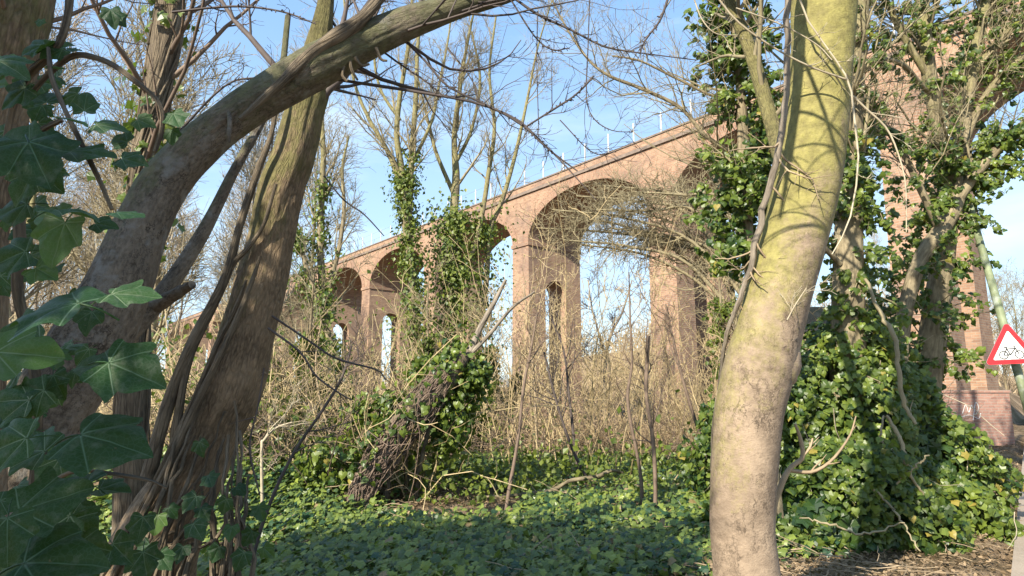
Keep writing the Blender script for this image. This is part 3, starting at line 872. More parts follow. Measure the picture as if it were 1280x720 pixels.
# --- two more trunks at the upper left
t3 = thing('rough_tree', 'rough upright trunk with shaggy vine bark behind the arching trunk, upper left', 'tree', loc=tuple(at(160, 746, 5.)))
P, R, _ = build_stem(t3, 'trunk', M['vine'], [(160, 780, 24), (165, 560, 22), (168, 400, 20), (172, 300, 20), (181, 210, 19), (194, 130, 20), (207, 50, 21), (214, -20, 19), (222, -140, 17), (235, -300, 12)], 50, 5., 60, .06, .5, .05)
mb = MB()
for i in range(26):
    o = RNG.uniform(0, 6.28); ph = RNG.uniform(1, 4)
    k0 = RNG.integers(4, 25); k1 = k0 + RNG.integers(10, 24)
    q = P[k0:k1:2]; tt = np.linspace(0, ph, len(q)) + o
    q = q + np.stack([np.cos(tt), np.sin(tt), 0 * tt], -1) * (R[k0:k1:2] * 1.06)[:, None]
    tubes(mb, q, np.full(len(q), RNG.uniform(.005, .014)), 6, RNG.uniform(.2, 1), .1)
mb.build('vine', M['vine'], t3, True)
il = MB(); ivy_on(il, P, R, 240, .12, .08, IVY, (.3, .75), .1, 5); il.build('ivy_foliage', M['ivy_sun'], t3)
crown(t3, M['twig_brown'], levels(P[12:], R[12:], [dict(c=16, L=(.8, 2.2), n=9, rf=.22, up=.15), dict(c=6, L=(.3, .9), n=6), dict(c=4, L=(.1, .4), n=4)]))
world(t3)
t4 = thing('dark_tree', 'dark cracked trunk cut off by the top left corner behind ivy leaves', 'tree', loc=tuple(at(-50, 1076, 2.2)))
P, R, _ = build_stem(t4, 'trunk', M['bark_ridge'], [(-70, 1100, 60), (-62, 800, 52), (-55, 500, 46), (-40, 300, 42), (-22, 190, 40), (0, 90, 41), (16, 20, 44), (30, -60, 46), (50, -200, 40)], 90, 2.2, 80, .04, .5, .045)
crown(t4, M['twig_brown'], levels(P[45:], R[45:], [dict(c=9, L=(.3, .9), n=8, rf=.1), dict(c=4, L=(.1, .4), n=5)]))
world(t4)

# --- big ivy leaves hanging in front at the left
def big_leaf(seed):
    r = np.random.default_rng(seed)
    half = [(0, 0), (.10, -.09), (.26, -.17), (.42, -.14), (.45, .02), (.49, .16), (.60, .33), (.58, .43), (.44, .47), (.37, .55), (.32, .66), (.17, .86), (0, .98)]
    half = [(x * r.uniform(.9, 1.1), y * r.uniform(.95, 1.05)) for x, y in half]
    half[0] = (0, 0); half[-1] = (0, .98)
    o = half + [(-x * r.uniform(.9, 1.1), y) for x, y in half[-2:0:-1]]
    o = np.array(o + [o[0]])
    k = 60
    q = spline(np.c_[o, np.zeros(len(o))], k + 1)[:-1, :2]
    rings = [0.02, .2, .4, .6, .8, 1.]
    V = []
    c0 = np.array([0, .04])
    wa, wb = r.uniform(0, 6.28, 2); cup = r.uniform(-.34, -.04); fold = r.uniform(.02, .26); tw = r.uniform(-.25, .25); aw = r.uniform(.03, .075)
    for f in rings:
        xy = c0 + (q - c0) * f
        an = np.arctan2(xy[:, 1], xy[:, 0]); rr = np.hypot(xy[:, 0], xy[:, 1])
        crease = sum(np.exp(-(((an - math.radians(A) + math.pi) % (2 * math.pi) - math.pi) / .16) ** 2) for A in (90, 44, 136, -10, 190))
        z = cup * rr ** 2 - .05 * crease * np.minimum(rr * 2, 1) + aw * np.sin(an * 3 + wa) * rr ** 1.5 + .035 * np.sin(xy[:, 0] * 8 + wb) * rr + .02 * np.sin(xy[:, 1] * 13 + wa) * rr + fold * np.abs(xy[:, 0]) + tw * xy[:, 0] * xy[:, 1]
        V.append(np.c_[xy, z])
    V = np.array(V); n = len(rings)
    I = np.arange(n * k).reshape(n, k); nx = np.roll(I, -1, 1)
    f = np.stack([I[:-1], I[1:], nx[1:], nx[:-1]], -1).reshape(-1, 4)
    V = V.reshape(-1, 3)
    mb = MB(); mb.add(V, f, V[f.ravel(), :2], .5)
    mb.add(np.vstack([V[:k], [[0, .04, .0]]]), [[i, (i + 1) % k, k] for i in range(k)], None, .5)
    pet = np.array([(0, .02, 0), (0, -.12, -.03), (.01, -.28, -.10), (.02, -.45, -.22)])
    tubes(mb, spline(pet, 8), np.full(8, .014), 6, .8)
    return mb.build('leaf', M['ivy_big'], None, True)


protos = []
for i in range(12):
    o = big_leaf(40 + i); protos.append(o.data); bpy.data.objects.remove(o)
protos_l = []
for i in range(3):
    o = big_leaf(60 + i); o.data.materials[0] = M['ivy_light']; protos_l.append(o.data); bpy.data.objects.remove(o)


def put_leaf(par, px, py, d, size, tipdeg, tilt, side=0., light=False, k=0):
    """tipdeg: where the tip points in the picture (0 right, 90 up); tilt: 0 facing the camera, 90 lying flat"""
    size = size * .585
    t, s = math.radians(tilt), math.radians(side)
    n = np.array([math.sin(s), -math.cos(t) * math.cos(s), math.sin(t)]); n /= np.linalg.norm(n)
    a = math.radians(tipdeg)
    tip = np.array([math.cos(a), 0, math.sin(a)])
    if tilt > 55:
        tip = np.array([math.cos(a), -math.sin(a) * -1., 0])
    y = tip - (tip @ n) * n; y /= np.linalg.norm(y)
    x = np.cross(y, n)
    c = at(px, py, d) - y * size * .4
    o = bpy.data.objects.new('leaf', (protos_l[k % 3] if light else protos[k % 12])); COL.objects.link(o)
    o.matrix_basis = Matrix(((x[0]*size, y[0]*size, n[0]*size, c[0]), (x[1]*size, y[1]*size, n[1]*size, c[1]), (x[2]*size, y[2]*size, n[2]*size, c[2]), (0, 0, 0, 1)))
    o.parent = par
    return o


for J in LEAF_JOBS:
    put_leaf(*J)
world(lean)


def vine_thing(label, stems, lv, loc):
    t = thing('ivy_vine', label, 'ivy', loc=loc)
    for pp in stems:
        build_stem(t, 'stem', M['vine'], pp, 36, None, 10, .1)
    for k, L in enumerate(lv):
        put_leaf(t, *L, k=k)
    world(t)
    return t


vine_thing('ivy vine with large dark leaves hanging against the sky, top left',
           [[(88, -30, 1.35, 8), (84, 20, 1.35, 8), (70, 60, 1.35, 8), (35, 95, 1.38, 8), (15, 140, 1.4, 7), (0, 220, 1.4, 7), (-20, 300, 1.4, 7)],
            [(30, 130, 1.38, 5), (58, 95, 1.36, 6), (92, 70, 1.34, 6), (130, 76, 1.32, 6), (165, 98, 1.3, 6), (198, 128, 1.3, 5), (203, 158, 1.3, 5), (194, 190, 1.3, 4)],
            [(60, 60, 1.3, 4), (64, 95, 1.28, 5), (78, 130, 1.27, 5), (100, 175, 1.25, 5), (122, 220, 1.25, 5), (140, 262, 1.25, 4)]],
           [(140, 20, 1.3, .075, -75, 10, 15), (150, 25, 1.32, .06, -50, 15, -20), (50, 28, 1.3, .035, -90, 20), (106, 128, 1.28, .085, 95, 5, 10), (88, 148, 1.2, .095, 5, 72), (135, 155, 1.25, .10, 10, 40),
            (45, 198, 1.15, .20, -60, 25, 10), (20, 175, 1.25, .15, 150, 30), (110, 190, 1.22, .16, 0, 55), (165, 200, 1.22, .09, -10, 35), (150, 175, 1.3, .08, 160, 20), (85, 120, 1.35, .09, 200, 20), (60, 120, 1.35, .10, 100, 25),
            (180, 152, 1.3, .07, -20, 20), (220, 148, 1.3, .08, -60, 25), (215, 170, 1.32, .06, -80, 10), (40, 60, 1.35, .10, 210, 30), (10, 80, 1.3, .14, -30, 35), (18, 120, 1.35, .12, 230, 15), (68, 85, 1.3, .06, 30, 55), (92, 62, 1.33, .05, 20, 50),
            (30, 230, 1.25, .14, 250, 15), (60, 225, 1.3, .12, -40, 10), (15, 260, 1.3, .13, 200, 20)] + [(RNG.uniform(-5, 75), RNG.uniform(40, 300), RNG.uniform(1.3, 1.7), RNG.uniform(.06, .11), RNG.uniform(-140, 20), RNG.uniform(0, 55), RNG.uniform(-35, 35), q % 7 == 0) for q in range(30)], tuple(at(88, -30, 1.35)))
vine_thing('ivy vine with large mid green and teal leaves across the lower arching trunk',
           [[(0, 215, 1.3, 6), (22, 190, 1.3, 6), (48, 165, 1.3, 6), (78, 150, 1.3, 5)],
            [(18, 250, 1.4, 9), (25, 300, 1.4, 10), (22, 360, 1.4, 10), (40, 440, 1.4, 9), (48, 520, 1.4, 9), (40, 640, 1.4, 9), (30, 760, 1.4, 9)],
            [(40, 620, 1.3, 4), (90, 590, 1.22, 4), (140, 592, 1.2, 4), (185, 600, 1.2, 3), (208, 610, 1.2, 2)]],
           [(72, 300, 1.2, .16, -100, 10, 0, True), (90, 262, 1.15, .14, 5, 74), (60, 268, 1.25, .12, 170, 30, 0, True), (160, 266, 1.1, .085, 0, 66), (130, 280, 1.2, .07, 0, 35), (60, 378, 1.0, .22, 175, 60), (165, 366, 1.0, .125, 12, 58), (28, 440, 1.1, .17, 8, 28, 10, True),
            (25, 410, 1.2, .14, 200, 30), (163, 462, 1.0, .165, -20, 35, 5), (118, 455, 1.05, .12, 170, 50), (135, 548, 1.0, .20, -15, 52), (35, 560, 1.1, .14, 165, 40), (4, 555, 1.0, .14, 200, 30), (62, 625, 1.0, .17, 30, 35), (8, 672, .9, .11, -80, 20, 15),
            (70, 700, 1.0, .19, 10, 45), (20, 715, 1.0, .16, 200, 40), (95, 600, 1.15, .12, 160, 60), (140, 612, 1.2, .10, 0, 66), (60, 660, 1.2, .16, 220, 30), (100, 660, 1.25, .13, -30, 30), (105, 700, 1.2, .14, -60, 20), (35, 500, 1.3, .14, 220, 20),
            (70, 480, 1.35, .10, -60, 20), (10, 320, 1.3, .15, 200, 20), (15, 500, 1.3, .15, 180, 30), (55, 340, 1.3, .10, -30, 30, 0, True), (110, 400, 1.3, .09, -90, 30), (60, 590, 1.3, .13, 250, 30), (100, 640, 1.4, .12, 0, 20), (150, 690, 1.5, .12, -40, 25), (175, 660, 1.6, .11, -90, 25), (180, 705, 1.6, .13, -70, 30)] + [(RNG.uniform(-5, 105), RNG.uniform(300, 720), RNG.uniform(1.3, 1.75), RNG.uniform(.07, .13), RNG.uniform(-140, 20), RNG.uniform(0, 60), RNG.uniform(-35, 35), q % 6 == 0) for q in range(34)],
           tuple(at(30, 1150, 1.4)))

# --- brown trunk in the ivy bush and the ivy bush itself
bt = thing('brown_tree', 'straight brown trunk rising out of the ivy bush behind the pale trunk', 'tree', loc=tuple(at(1060, 640, 7.7)))
bP, bR, _ = build_stem(bt, 'trunk', M['bark_olive'], [(1060, 670, 27), (1060, 560, 25), (1060, 450, 23), (1060, 330, 21), (1062, 230, 19), (1066, 120, 17), (1075, 0, 15), (1082, -150, 12), (1090, -350, 9)], 50, 7.7, 20, .03)
lP2, lR2, _ = build_stem(bt, 'limb', M['bark_olive'], [(1050, 330, 7.6, 6), (985, 262, 7.2, 6), (950, 218, 7.0, 5.6), (915, 192, 7., 5), (880, 168, 7., 4.6), (850, 134, 7., 4.2), (800, 110, 7., 3.8), (760, 94, 7., 3.2), (735, 74, 7., 2.8), (710, 38, 7., 2.3), (690, 0, 7., 2)], 40, None, 8, .04)
lP3, lR3, _ = build_stem(bt, 'limb', M['bark_olive'], [(1062, 200, 7.6, 7), (1000, 130, 7.2, 6), (950, 115, 7., 4), (900, 122, 7., 3.2), (850, 100, 7., 2.8), (800, 76, 7., 2.3), (765, 70, 7., 1.8)], 30, None, 8, .04)
for q in (lP2, lP3):
    pass
il, st = MB(), MB()
sprays(il, st, bP[4:44], bR[4:44], 150, (.2, .8), .085, (0, 1), 11, None, -.3, (45, 95), 2)
il.build('ivy_foliage', M['ivy_sun'], bt); CR = st
lvs = levels(lP2, lR2, [dict(c=42, L=(.5, 1.7), n=8, rf=.42, up=.1, ang=(30, 70), t=(.1, 1)), dict(c=5, L=(.25, .7), n=6, rf=.6), dict(c=3, L=(.1, .3), n=4)])
lvs += levels(lP3, lR3, [dict(c=28, L=(.5, 1.4), n=8, rf=.42, up=.08, t=(.2, 1)), dict(c=5, L=(.2, .6), n=6, rf=.6), dict(c=3, L=(.1, .3), n=4)])
lvs += levels(bP[16:], bR[16:], [dict(c=34, L=(.8, 2.4), n=9, rf=.22, up=.15), dict(c=7, L=(.3, .9), n=6), dict(c=5, L=(.1, .4), n=4)])
crown(bt, M['twig_olive'], lvs, mb=CR)
world(bt)

BLOBS = [((3.95, 8.0, -.1), (1.15, 1.0, 2.45)), ((4.9, 8.5, -.1), (1.12, 1.1, 2.1)), ((5.2, 8.8, -.1), (.92, .9, 1.25)), ((3.7, 7.2, -.1), (1.2, .8, 1.05)), ((4.65, 7.85, -.1), (1.05, .75, 1.1)), ((2.9, 7.3, -.1), (.8, .7, .9)), ((3.1, 8.2, 0), (.8, .8, 1.9))]


def blob_pts(blobs, per_area, jit=.12, seed=0, inner=.25):
    Ps, Ns = [], []
    for c, r in blobs:
        c, r = np.array(c), np.array(r)
        n = int(per_area * (r[0] * r[1] + r[0] * r[2] + r[1] * r[2]) * 3)
        d = nrm(RNG.normal(size=(n, 3))); d[:, 2] = np.abs(d[:, 2])
        p = c + d * r
        p += d * (jit * vnoise(p, 4., seed) + .7 * jit * vnoise(p, 11., seed + 1))[:, None]
        p -= d * (np.abs(RNG.normal(size=n)) ** 1.3 * inner * .5)[:, None]
        Ps.append(p); Ns.append(nrm(d / r))
    P, Nn = np.concatenate(Ps), np.concatenate(Ns)
    keep = np.ones(len(P), bool)
    for c, r in blobs:
        keep &= (((P - np.array(c)) / (np.array(r) - .45)) ** 2).sum(1) > 1 if min(r) > .5 else True
    return P[keep], Nn[keep]


bush = thing('ivy_bush', 'big rounded ivy bush with glossy sunlit leaves right of the pale trunk', 'bush', loc=(4.6, 8.3, 0))
P, Nn = blob_pts(BLOBS, 520, .2, 21)
keep = vnoise(P, 5., 33) > -.6 + RNG.normal(size=len(P)) * .2
P, Nn = P[keep], Nn[keep]
mb = MB()
nn = nrm(Nn * .6 + RNG.normal(size=P.shape) * .5 + SUN_D * .6)
hh = RNG.uniform(size=len(P)) < .75
leaves(mb, P[hh], nn[hh], RNG.uniform(.05, .105, hh.sum()), HEART, tip=(0, 0, -1.2))
leaves(mb, P[~hh], nn[~hh], RNG.uniform(.06, .12, (~hh).sum()), IVY, tip=(0, 0, -1.2))
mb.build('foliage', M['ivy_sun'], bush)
mb = MB()
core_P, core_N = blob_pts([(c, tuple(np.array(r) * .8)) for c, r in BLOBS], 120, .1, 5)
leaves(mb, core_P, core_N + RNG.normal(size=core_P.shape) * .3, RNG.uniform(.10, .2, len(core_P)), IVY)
mb.build('inner_foliage', M['ivy'], bush)  # darker copy of the sunlit leaf paints shade into the core
i0 = RNG.choice(len(P), 110)
Q = []
for i in i0:
    a = P[i] + Nn[i] * .03; d = nrm(np.array([RNG.normal() * .4, -.15 + RNG.normal() * .2, -1. + RNG.normal() * .4]))
    L = RNG.uniform(.3, 1.2)
    q = [a]
    for k in range(7):
        q.append(q[-1] + d * L / 7); d = nrm(d + RNG.normal(size=3) * .25)
    Q.append(q)
Q = np.array(Q)
mb = MB(); tubes(mb, Q, np.linspace(1, .4, 8)[None] * RNG.uniform(.003, .008, (len(Q), 1)), 4, RNG.uniform(0, 1, len(Q)))
mb.build('dead_stem', M['twig_pale'], bush, True, 'stuff')
for pp in ([(1082, 350, 7.0, 3), (1100, 390, 6.9, 4), (1120, 430, 6.8, 4.6), (1126, 490, 6.75, 4.4), (1144, 530, 6.7, 3)], [(1108, 520, 6.6, 3), (1126, 552, 6.55, 4), (1136, 590, 6.5, 3.6), (1154, 618, 6.5, 2)], [(1105, 520, 6.6, 2), (1100, 545, 6.6, 2), (1106, 560, 6.6, 1.4)],
           [(1120, 605, 6.5, 2), (1142, 585, 6.45, 2), (1160, 570, 6.4, 1.4)], [(1000, 648, 6.4, 1.6), (1040, 656, 6.3, 2), (1080, 668, 6.3, 2), (1130, 652, 6.2, 1.2)], [(1090, 610, 6.5, 2), (1120, 640, 6.4, 2), (1150, 690, 6.2, 1.2)]):
    P, R = stem(pp, 26); P = P + RNG.normal(size=P.shape) * .008
    mb = MB(); tubes(mb, P, R, 8, .6, .14); mb.build('vine', M['twig_olive'], bush, True)
world(bush)
# bare pinkish sapling growing from the foot of the pale trunk
sx = thing('bare_sapling', 'short bare forked sapling sprouting at the right foot of the pale trunk', 'sapling', loc=tuple(at(970, 800, 4.05)))
P, R, _ = build_stem(sx, 'stem', M['twig_tan'], [(958, 815, 7), (966, 650, 6), (975, 610, 6), (988, 585, 5), (1003, 572, 5), (1001, 550, 4), (994, 530, 2.5)], 24, 4.05, 8, .08)
b2 = stem([(988, 588, 4), (1015, 590, 3.6), (1040, 575, 3), (1062, 545, 2.2), (1070, 520, 1.4)], 14, 4.05)
b3 = stem([(1002, 572, 3), (1012, 560, 2.6), (1016, 548, 2)], 14, 4.05)
S = (np.array([b2[0], b3[0]]), np.array([b2[1], b3[1]]))
crown(sx, M['twig_tan'], [S, sprout(*S, 4, (.06, .2), n=5)])
world(sx)

# --- forked tree at the right
ft = thing('forked_tree', 'pale forked tree with curved crossing stems, leaning before the nearest viaduct pier', 'tree', loc=tuple(at(1150, 640, 9.3)))
f1, r1, _ = build_stem(ft, 'trunk', M['bark_olive'], [(1146, 650, 9.3, 22), (1156, 500, 9.3, 20), (1168, 405, 9.3, 19), (1178, 335, 9.3, 17), (1188, 265, 9.3, 14), (1200, 190, 9.3, 13), (1212, 100, 9.3, 12), (1228, 20, 9.3, 11), (1240, -80, 9.4, 9), (1250, -240, 9.5, 7)], 50, None, 18, .03)
f2, r2, _ = build_stem(ft, 'limb', M['bark_olive'], [(1120, 640, 9.0, 12), (1126, 430, 9.0, 12), (1146, 335, 9.0, 13), (1176, 288, 9.0, 14), (1196, 248, 9.05, 13), (1190, 208, 9.1, 12), (1174, 165, 9.1, 12), (1163, 100, 9.1, 13), (1156, 40, 9.1, 12), (1150, -60, 9.2, 10), (1140, -200, 9.3, 7)], 50, None, 16, .04)
f3, r3, _ = build_stem(ft, 'limb', M['bark_olive'], [(1188, 262, 9.05, 11), (1210, 230, 9., 11), (1232, 202, 9., 10), (1255, 178, 9., 9), (1280, 155, 9., 8), (1335, 105, 9., 6), (1400, 30, 9., 4)], 30, None, 12, .04)
f4, r4, _ = build_stem(ft, 'limb', M['bark_olive'], [(1064, 105, 7.6, 4), (1100, 75, 8.2, 4), (1130, 82, 8.6, 5), (1150, 105, 8.9, 5), (1166, 120, 9.1, 5)], 20, None, 10, .05)
EX = []
for pp in ([(1200, 190, 9.3, 9), (1225, 132, 9.2, 8), (1255, 92, 9.1, 7), (1295, 58, 9., 5), (1340, 20, 9., 3)], [(1163, 100, 9.1, 8), (1135, 55, 9., 7), (1110, 5, 8.9, 6), (1085, -70, 8.8, 4)], [(1212, 100, 9.3, 8), (1242, 58, 9.2, 7), (1275, 28, 9.1, 6), (1320, -10, 9., 4)],
           [(1176, 288, 9., 9), (1150, 235, 8.8, 7), (1128, 190, 8.7, 6), (1100, 150, 8.6, 4), (1085, 110, 8.6, 2.5)]):
    EX.append(build_stem(ft, 'limb', M['bark_olive'], pp, 30, None, 10, .05)[:2])
il, st = MB(), MB()
for P, R in EX:
    sprays(il, st, P, R, 16, (.2, .7), .08, (.2, 1), 9, None, -.1, (40, 95), 2)
sprays(il, st, f1[:46], r1[:46], 85, (.25, .9), .085, (0.05, 1), 10, None, -.12, (40, 95), 2)
sprays(il, st, f2[:44], r2[:44], 85, (.25, .9), .085, (.1, 1), 10, None, -.12, (40, 95), 2)
sprays(il, st, f3[:26], r3[:26], 48, (.25, .8), .08, (.2, 1), 9, None, -.1, (40, 95), 2)
il.build('ivy_foliage', M['ivy_sun'], ft); CR = st
lvs = []
for P, R in [(f1[20:], r1[20:]), (f2[18:], r2[18:]), (f3, r3)] + EX:
    lvs += levels(P, R, [dict(c=21, L=(.7, 2.1), n=9, rf=.26, up=.08, wob=.16), dict(c=7, L=(.3, .9), n=6, rf=.6, wob=.16), dict(c=5, L=(.1, .35), n=4)])
crown(ft, M['twig_olive'], lvs, mb=CR)
world(ft)

# --- ivy clad tree left of the pale trunk
it = thing('ivy_clad_tree', 'slim tree smothered in ivy just left of the pale trunk top', 'tree', loc=tuple(at(905, 640, 6.6)))
iP, iR, _ = build_stem(it, 'trunk', M['bark_olive'], [(975, 660, 9), (960, 520, 9), (945, 400, 10), (935, 300, 11), (930, 200, 11), (925, 100, 10), (918, 0, 10), (910, -120, 8), (900, -300, 5)], 50, 6.8, 12, .05)
il, st = MB(), MB()
sprays(il, st, iP[16:], iR[16:], 185, (.2, .75), .08, (0, 1), 11, None, -.2, (45, 95), 2)
il.build('ivy_foliage', M['ivy_sun'], it); CR = st
crown(it, M['twig_olive'], levels(iP[14:], iR[14:], [dict(c=22, L=(.5, 1.5), n=8, rf=.3, up=.02, wob=.18), dict(c=7, L=(.2, .7), n=6, rf=.6, wob=.18), dict(c=4, L=(.1, .3), n=4)]), mb=CR)
world(it)


# --- middle distance trees
def mid_tree(name, label, stems, lv, ivy, mat='bark_olive', tmat='twig_olive', loc=None, group=None):
    t = thing(name, label, 'tree', group, loc=loc)
    allst = []
    for i, pp in enumerate(stems):
        allst.append(build_stem(t, 'trunk' if i == 0 else 'limb', M[mat], pp, 40, None, 10, .04)[:2])
    if ivy:
        il = MB()
        for k, tr, n, sp_, sz in ivy:
            ivy_on(il, allst[k][0], allst[k][1], n, sp_, sz, KITE, tr, .1, 7 + k)
        il.build('ivy_foliage', M['ivy_far'], t)
    S = []
    for k, spec in lv:
        S += levels(allst[k][0], allst[k][1], spec)
    crown(t, M[tmat], S, sides=3)
    world(t)
    return t


TW = lambda c, L, t=(.2, 1.), up=.18: [dict(c=int(c * 1.7), L=L, n=9, rf=.4, up=up, ang=(25, 60), t=t, rmin=.007), dict(c=8, L=(L[0] * .4, L[1] * .5), n=6, rf=.55, up=.12, rmin=.005), dict(c=5, L=(L[0] * .15, L[1] * .22), n=4, rf=.6, rmin=.0035)]


def T(x, y, d, r): return (x, y, d, r)


mid_tree('ivy_trunk_tree', 'slender forked tree with ivy up its lower trunk, right of the leaning trunk',
         [[(412, 600, 15, 9), (408, 470, 15, 8), (404, 380, 15, 8), (400, 300, 15, 7), (403, 230, 15, 6), (404, 180, 15, 5), (400, 100, 15, 3.5), (405, 20, 15, 2)],
          [(404, 400, 15, 6), (414, 350, 15, 5), (424, 310, 15, 4.5), (430, 260, 15, 4), (428, 210, 15, 3), (436, 170, 15, 2)],
          [(440, 520, 14.6, 5), (405, 400, 14.6, 6), (385, 340, 14.6, 5), (370, 290, 14.6, 3)]],
         [(0, TW(9, (.9, 2.4), (.45, 1))), (1, TW(6, (.6, 1.6)))], [(0, (.05, .6), 1100, .12, .095), (2, (.0, 1), 1900, .2, .10), (1, (0, .4), 150, .1, .09)], loc=tuple(at(412, 600, 15)))
mid_tree('ivy_tree', 'tall forked tree with an ivy sleeve around its trunk, before the fourth arch',
         [[(522, 590, 16, 10), (521, 470, 16, 10), (518, 400, 16, 10), (512, 320, 16, 9), (506, 260, 16, 9), (502, 215, 16, 8), (496, 170, 16, 6), (500, 120, 16, 5), (510, 60, 16, 4), (515, 0, 16, 3), (520, -80, 16, 2)],
          [(510, 300, 16, 7), (513, 240, 16, 6), (515, 190, 16, 6), (520, 120, 16, 5), (522, 60, 16, 4), (528, 0, 16, 3)],
          [(502, 235, 16, 5), (485, 190, 16, 5), (462, 150, 16, 4), (445, 110, 16, 3.5), (435, 60, 16, 2.5), (430, 0, 16, 2)],
          [(518, 200, 16, 4), (540, 150, 16, 3.5), (548, 110, 16, 3), (560, 50, 16, 2), (566, 0, 16, 1.5)],
          [(500, 150, 16, 4), (475, 110, 16, 3), (468, 60, 16, 2.5), (480, 10, 16, 1.5)]],
         [(0, TW(10, (.8, 2.2), (.45, 1))), (1, TW(7, (.7, 1.8))), (2, TW(8, (.6, 1.6))), (3, TW(7, (.6, 1.6))), (4, TW(6, (.6, 1.5)))],
         [(0, (.08, .52), 2600, .15, .095), (1, (0, .4), 800, .11, .09), (0, (.1, .3), 1300, .30, .10)], loc=tuple(at(522, 590, 16)))
mid_tree('ivy_mound_tree', 'multi stemmed tree with a thick ivy mass at its waist, left of the middle arch',
         [[(568, 600, 17, 11), (566, 450, 17, 10), (565, 350, 17, 10), (567, 270, 17, 9), (570, 220, 17, 8), (568, 170, 17, 6), (575, 110, 17, 4.5), (585, 50, 17, 3), (600, -20, 17, 2)],
          [(572, 350, 17, 6), (592, 310, 17, 6), (602, 270, 17, 5.5), (610, 220, 17, 5), (618, 160, 17, 4), (612, 90, 17, 3), (620, 20, 17, 2)],
          [(598, 420, 17.3, 6), (608, 350, 17.3, 6), (612, 290, 17.3, 5), (628, 250, 17.3, 5), (645, 190, 17.3, 4), (660, 120, 17.3, 3), (672, 60, 17.3, 2), (690, 0, 17.3, 1.5)],
          [(566, 240, 17, 5), (545, 190, 17, 4), (535, 150, 17, 3), (525, 110, 17, 2), (518, 70, 17, 1.5)],
          [(572, 200, 17, 4), (590, 160, 17, 3.5), (600, 100, 17, 3), (590, 40, 17, 2)]],
         [(0, TW(10, (.8, 2.2), (.4, 1))), (1, TW(8, (.7, 1.9), (.3, 1))), (2, TW(9, (.7, 2.0), (.3, 1))), (3, TW(8, (.6, 1.5))), (4, TW(7, (.6, 1.5)))],
         [(0, (.08, .385), 5200, .55, .105), (2, (0.0, .33), 1300, .35, .10), (1, (0, .3), 900, .3, .10)], loc=tuple(at(568, 600, 17)))
# tangled bush hanging over the big arch
tb = thing('thorn_bush', 'large tangled olive twigged bush arching across the middle viaduct opening', 'bush', loc=tuple(at(925, 580, 17.5)))
S = []
base = [(965, 600), (945, 600), (975, 610), (955, 600)]
ends = [(690, 262), (720, 245), (755, 232), (790, 240), (670, 285), (705, 300), (760, 285), (800, 300), (812, 300), (835, 240), (725, 305), (780, 262), (745, 262), (700, 270)]
for i, (ex, ey) in enumerate(ends):
    bx, by = base[i % 4]; d = RNG.uniform(16.5, 18.5)
    mx, my = ex * .32 + bx * .68 + RNG.normal() * 10, ey + 42 + RNG.normal() * 14
    S.append(stem([(bx, by, d, 5), (bx - 8 + RNG.normal() * 8, by * .4 + my * .6, d, 4.4), (mx, my, d, 3.6), ((mx + ex) / 2 + 5, ey * .75 + my * .25, d, 2.6), (ex, ey, d, 1.5)], 24))
sP, sR = np.array([s[0] for s in S]), np.array([s[1] for s in S])
for i in range(len(sP)):
    mb = MB(); tubes(mb, sP[i], sR[i], 7, .5); mb.build('stem', M['twig_olive'], tb, True)
kw = dict(rmin=.006)
a1 = sprout(sP, sR, 17, (.5, 1.4), n=8, rf=.5, up=.0, wob=.22, t=(.5, 1.), **kw); a2 = sprout(*a1, 7, (.3, .9), n=6, rf=.6, wob=.25, up=-.03, **kw); a3 = sprout(*a2, 2, (.1, .3), n=4, rf=.7, rmin=.0045)
a1b = sprout(sP, sR, 10, (.4, 1.2), n=8, rf=.6, up=.02, wob=.24, t=(.72, 1.), **kw); a2b = sprout(*a1b, 7, (.3, .9), n=6, rf=.6, wob=.26, up=-.03, **kw)
b1 = sprout(sP, sR, 5, (.4, 1.1), n=8, rf=.4, up=.1, wob=.2, t=(.1, .5), **kw); b2 = sprout(*b1, 6, (.2, .6), n=5, rf=.6, wob=.2, **kw)
crown(tb, M['twig_olive'], [a1, a2, a3, a1b, a2b, b1, b2], sides=3)
world(tb)
# dark tree seen through the big arch, beyond the viaduct
dt = mid_tree('bare_tree', 'dark bare forked tree seen through the big viaduct arch', [[(757, 560, 52, 4), (756, 480, 52, 4), (758, 440, 52, 3.5), (765, 415, 52, 3), (778, 390, 52, 2), (790, 350, 52, 1.2)], [(757, 445, 52, 3), (748, 415, 52, 2.2), (740, 385, 52, 1.6), (735, 350, 52, 1)],
                                                             [(757, 470, 52, 2), (742, 452, 52, 1.5), (730, 440, 52, 1)]],
              [(i, [dict(c=9, L=(1, 3.2), n=7, rf=.4, up=.15, rmin=.02), dict(c=6, L=(.5, 1.6), n=5, rf=.6, rmin=.015), dict(c=4, L=(.3, .8), n=4, rmin=.012)]) for i in range(3)], None, 'bark_grey', 'twig_dark', tuple(at(757, 540, 52)))

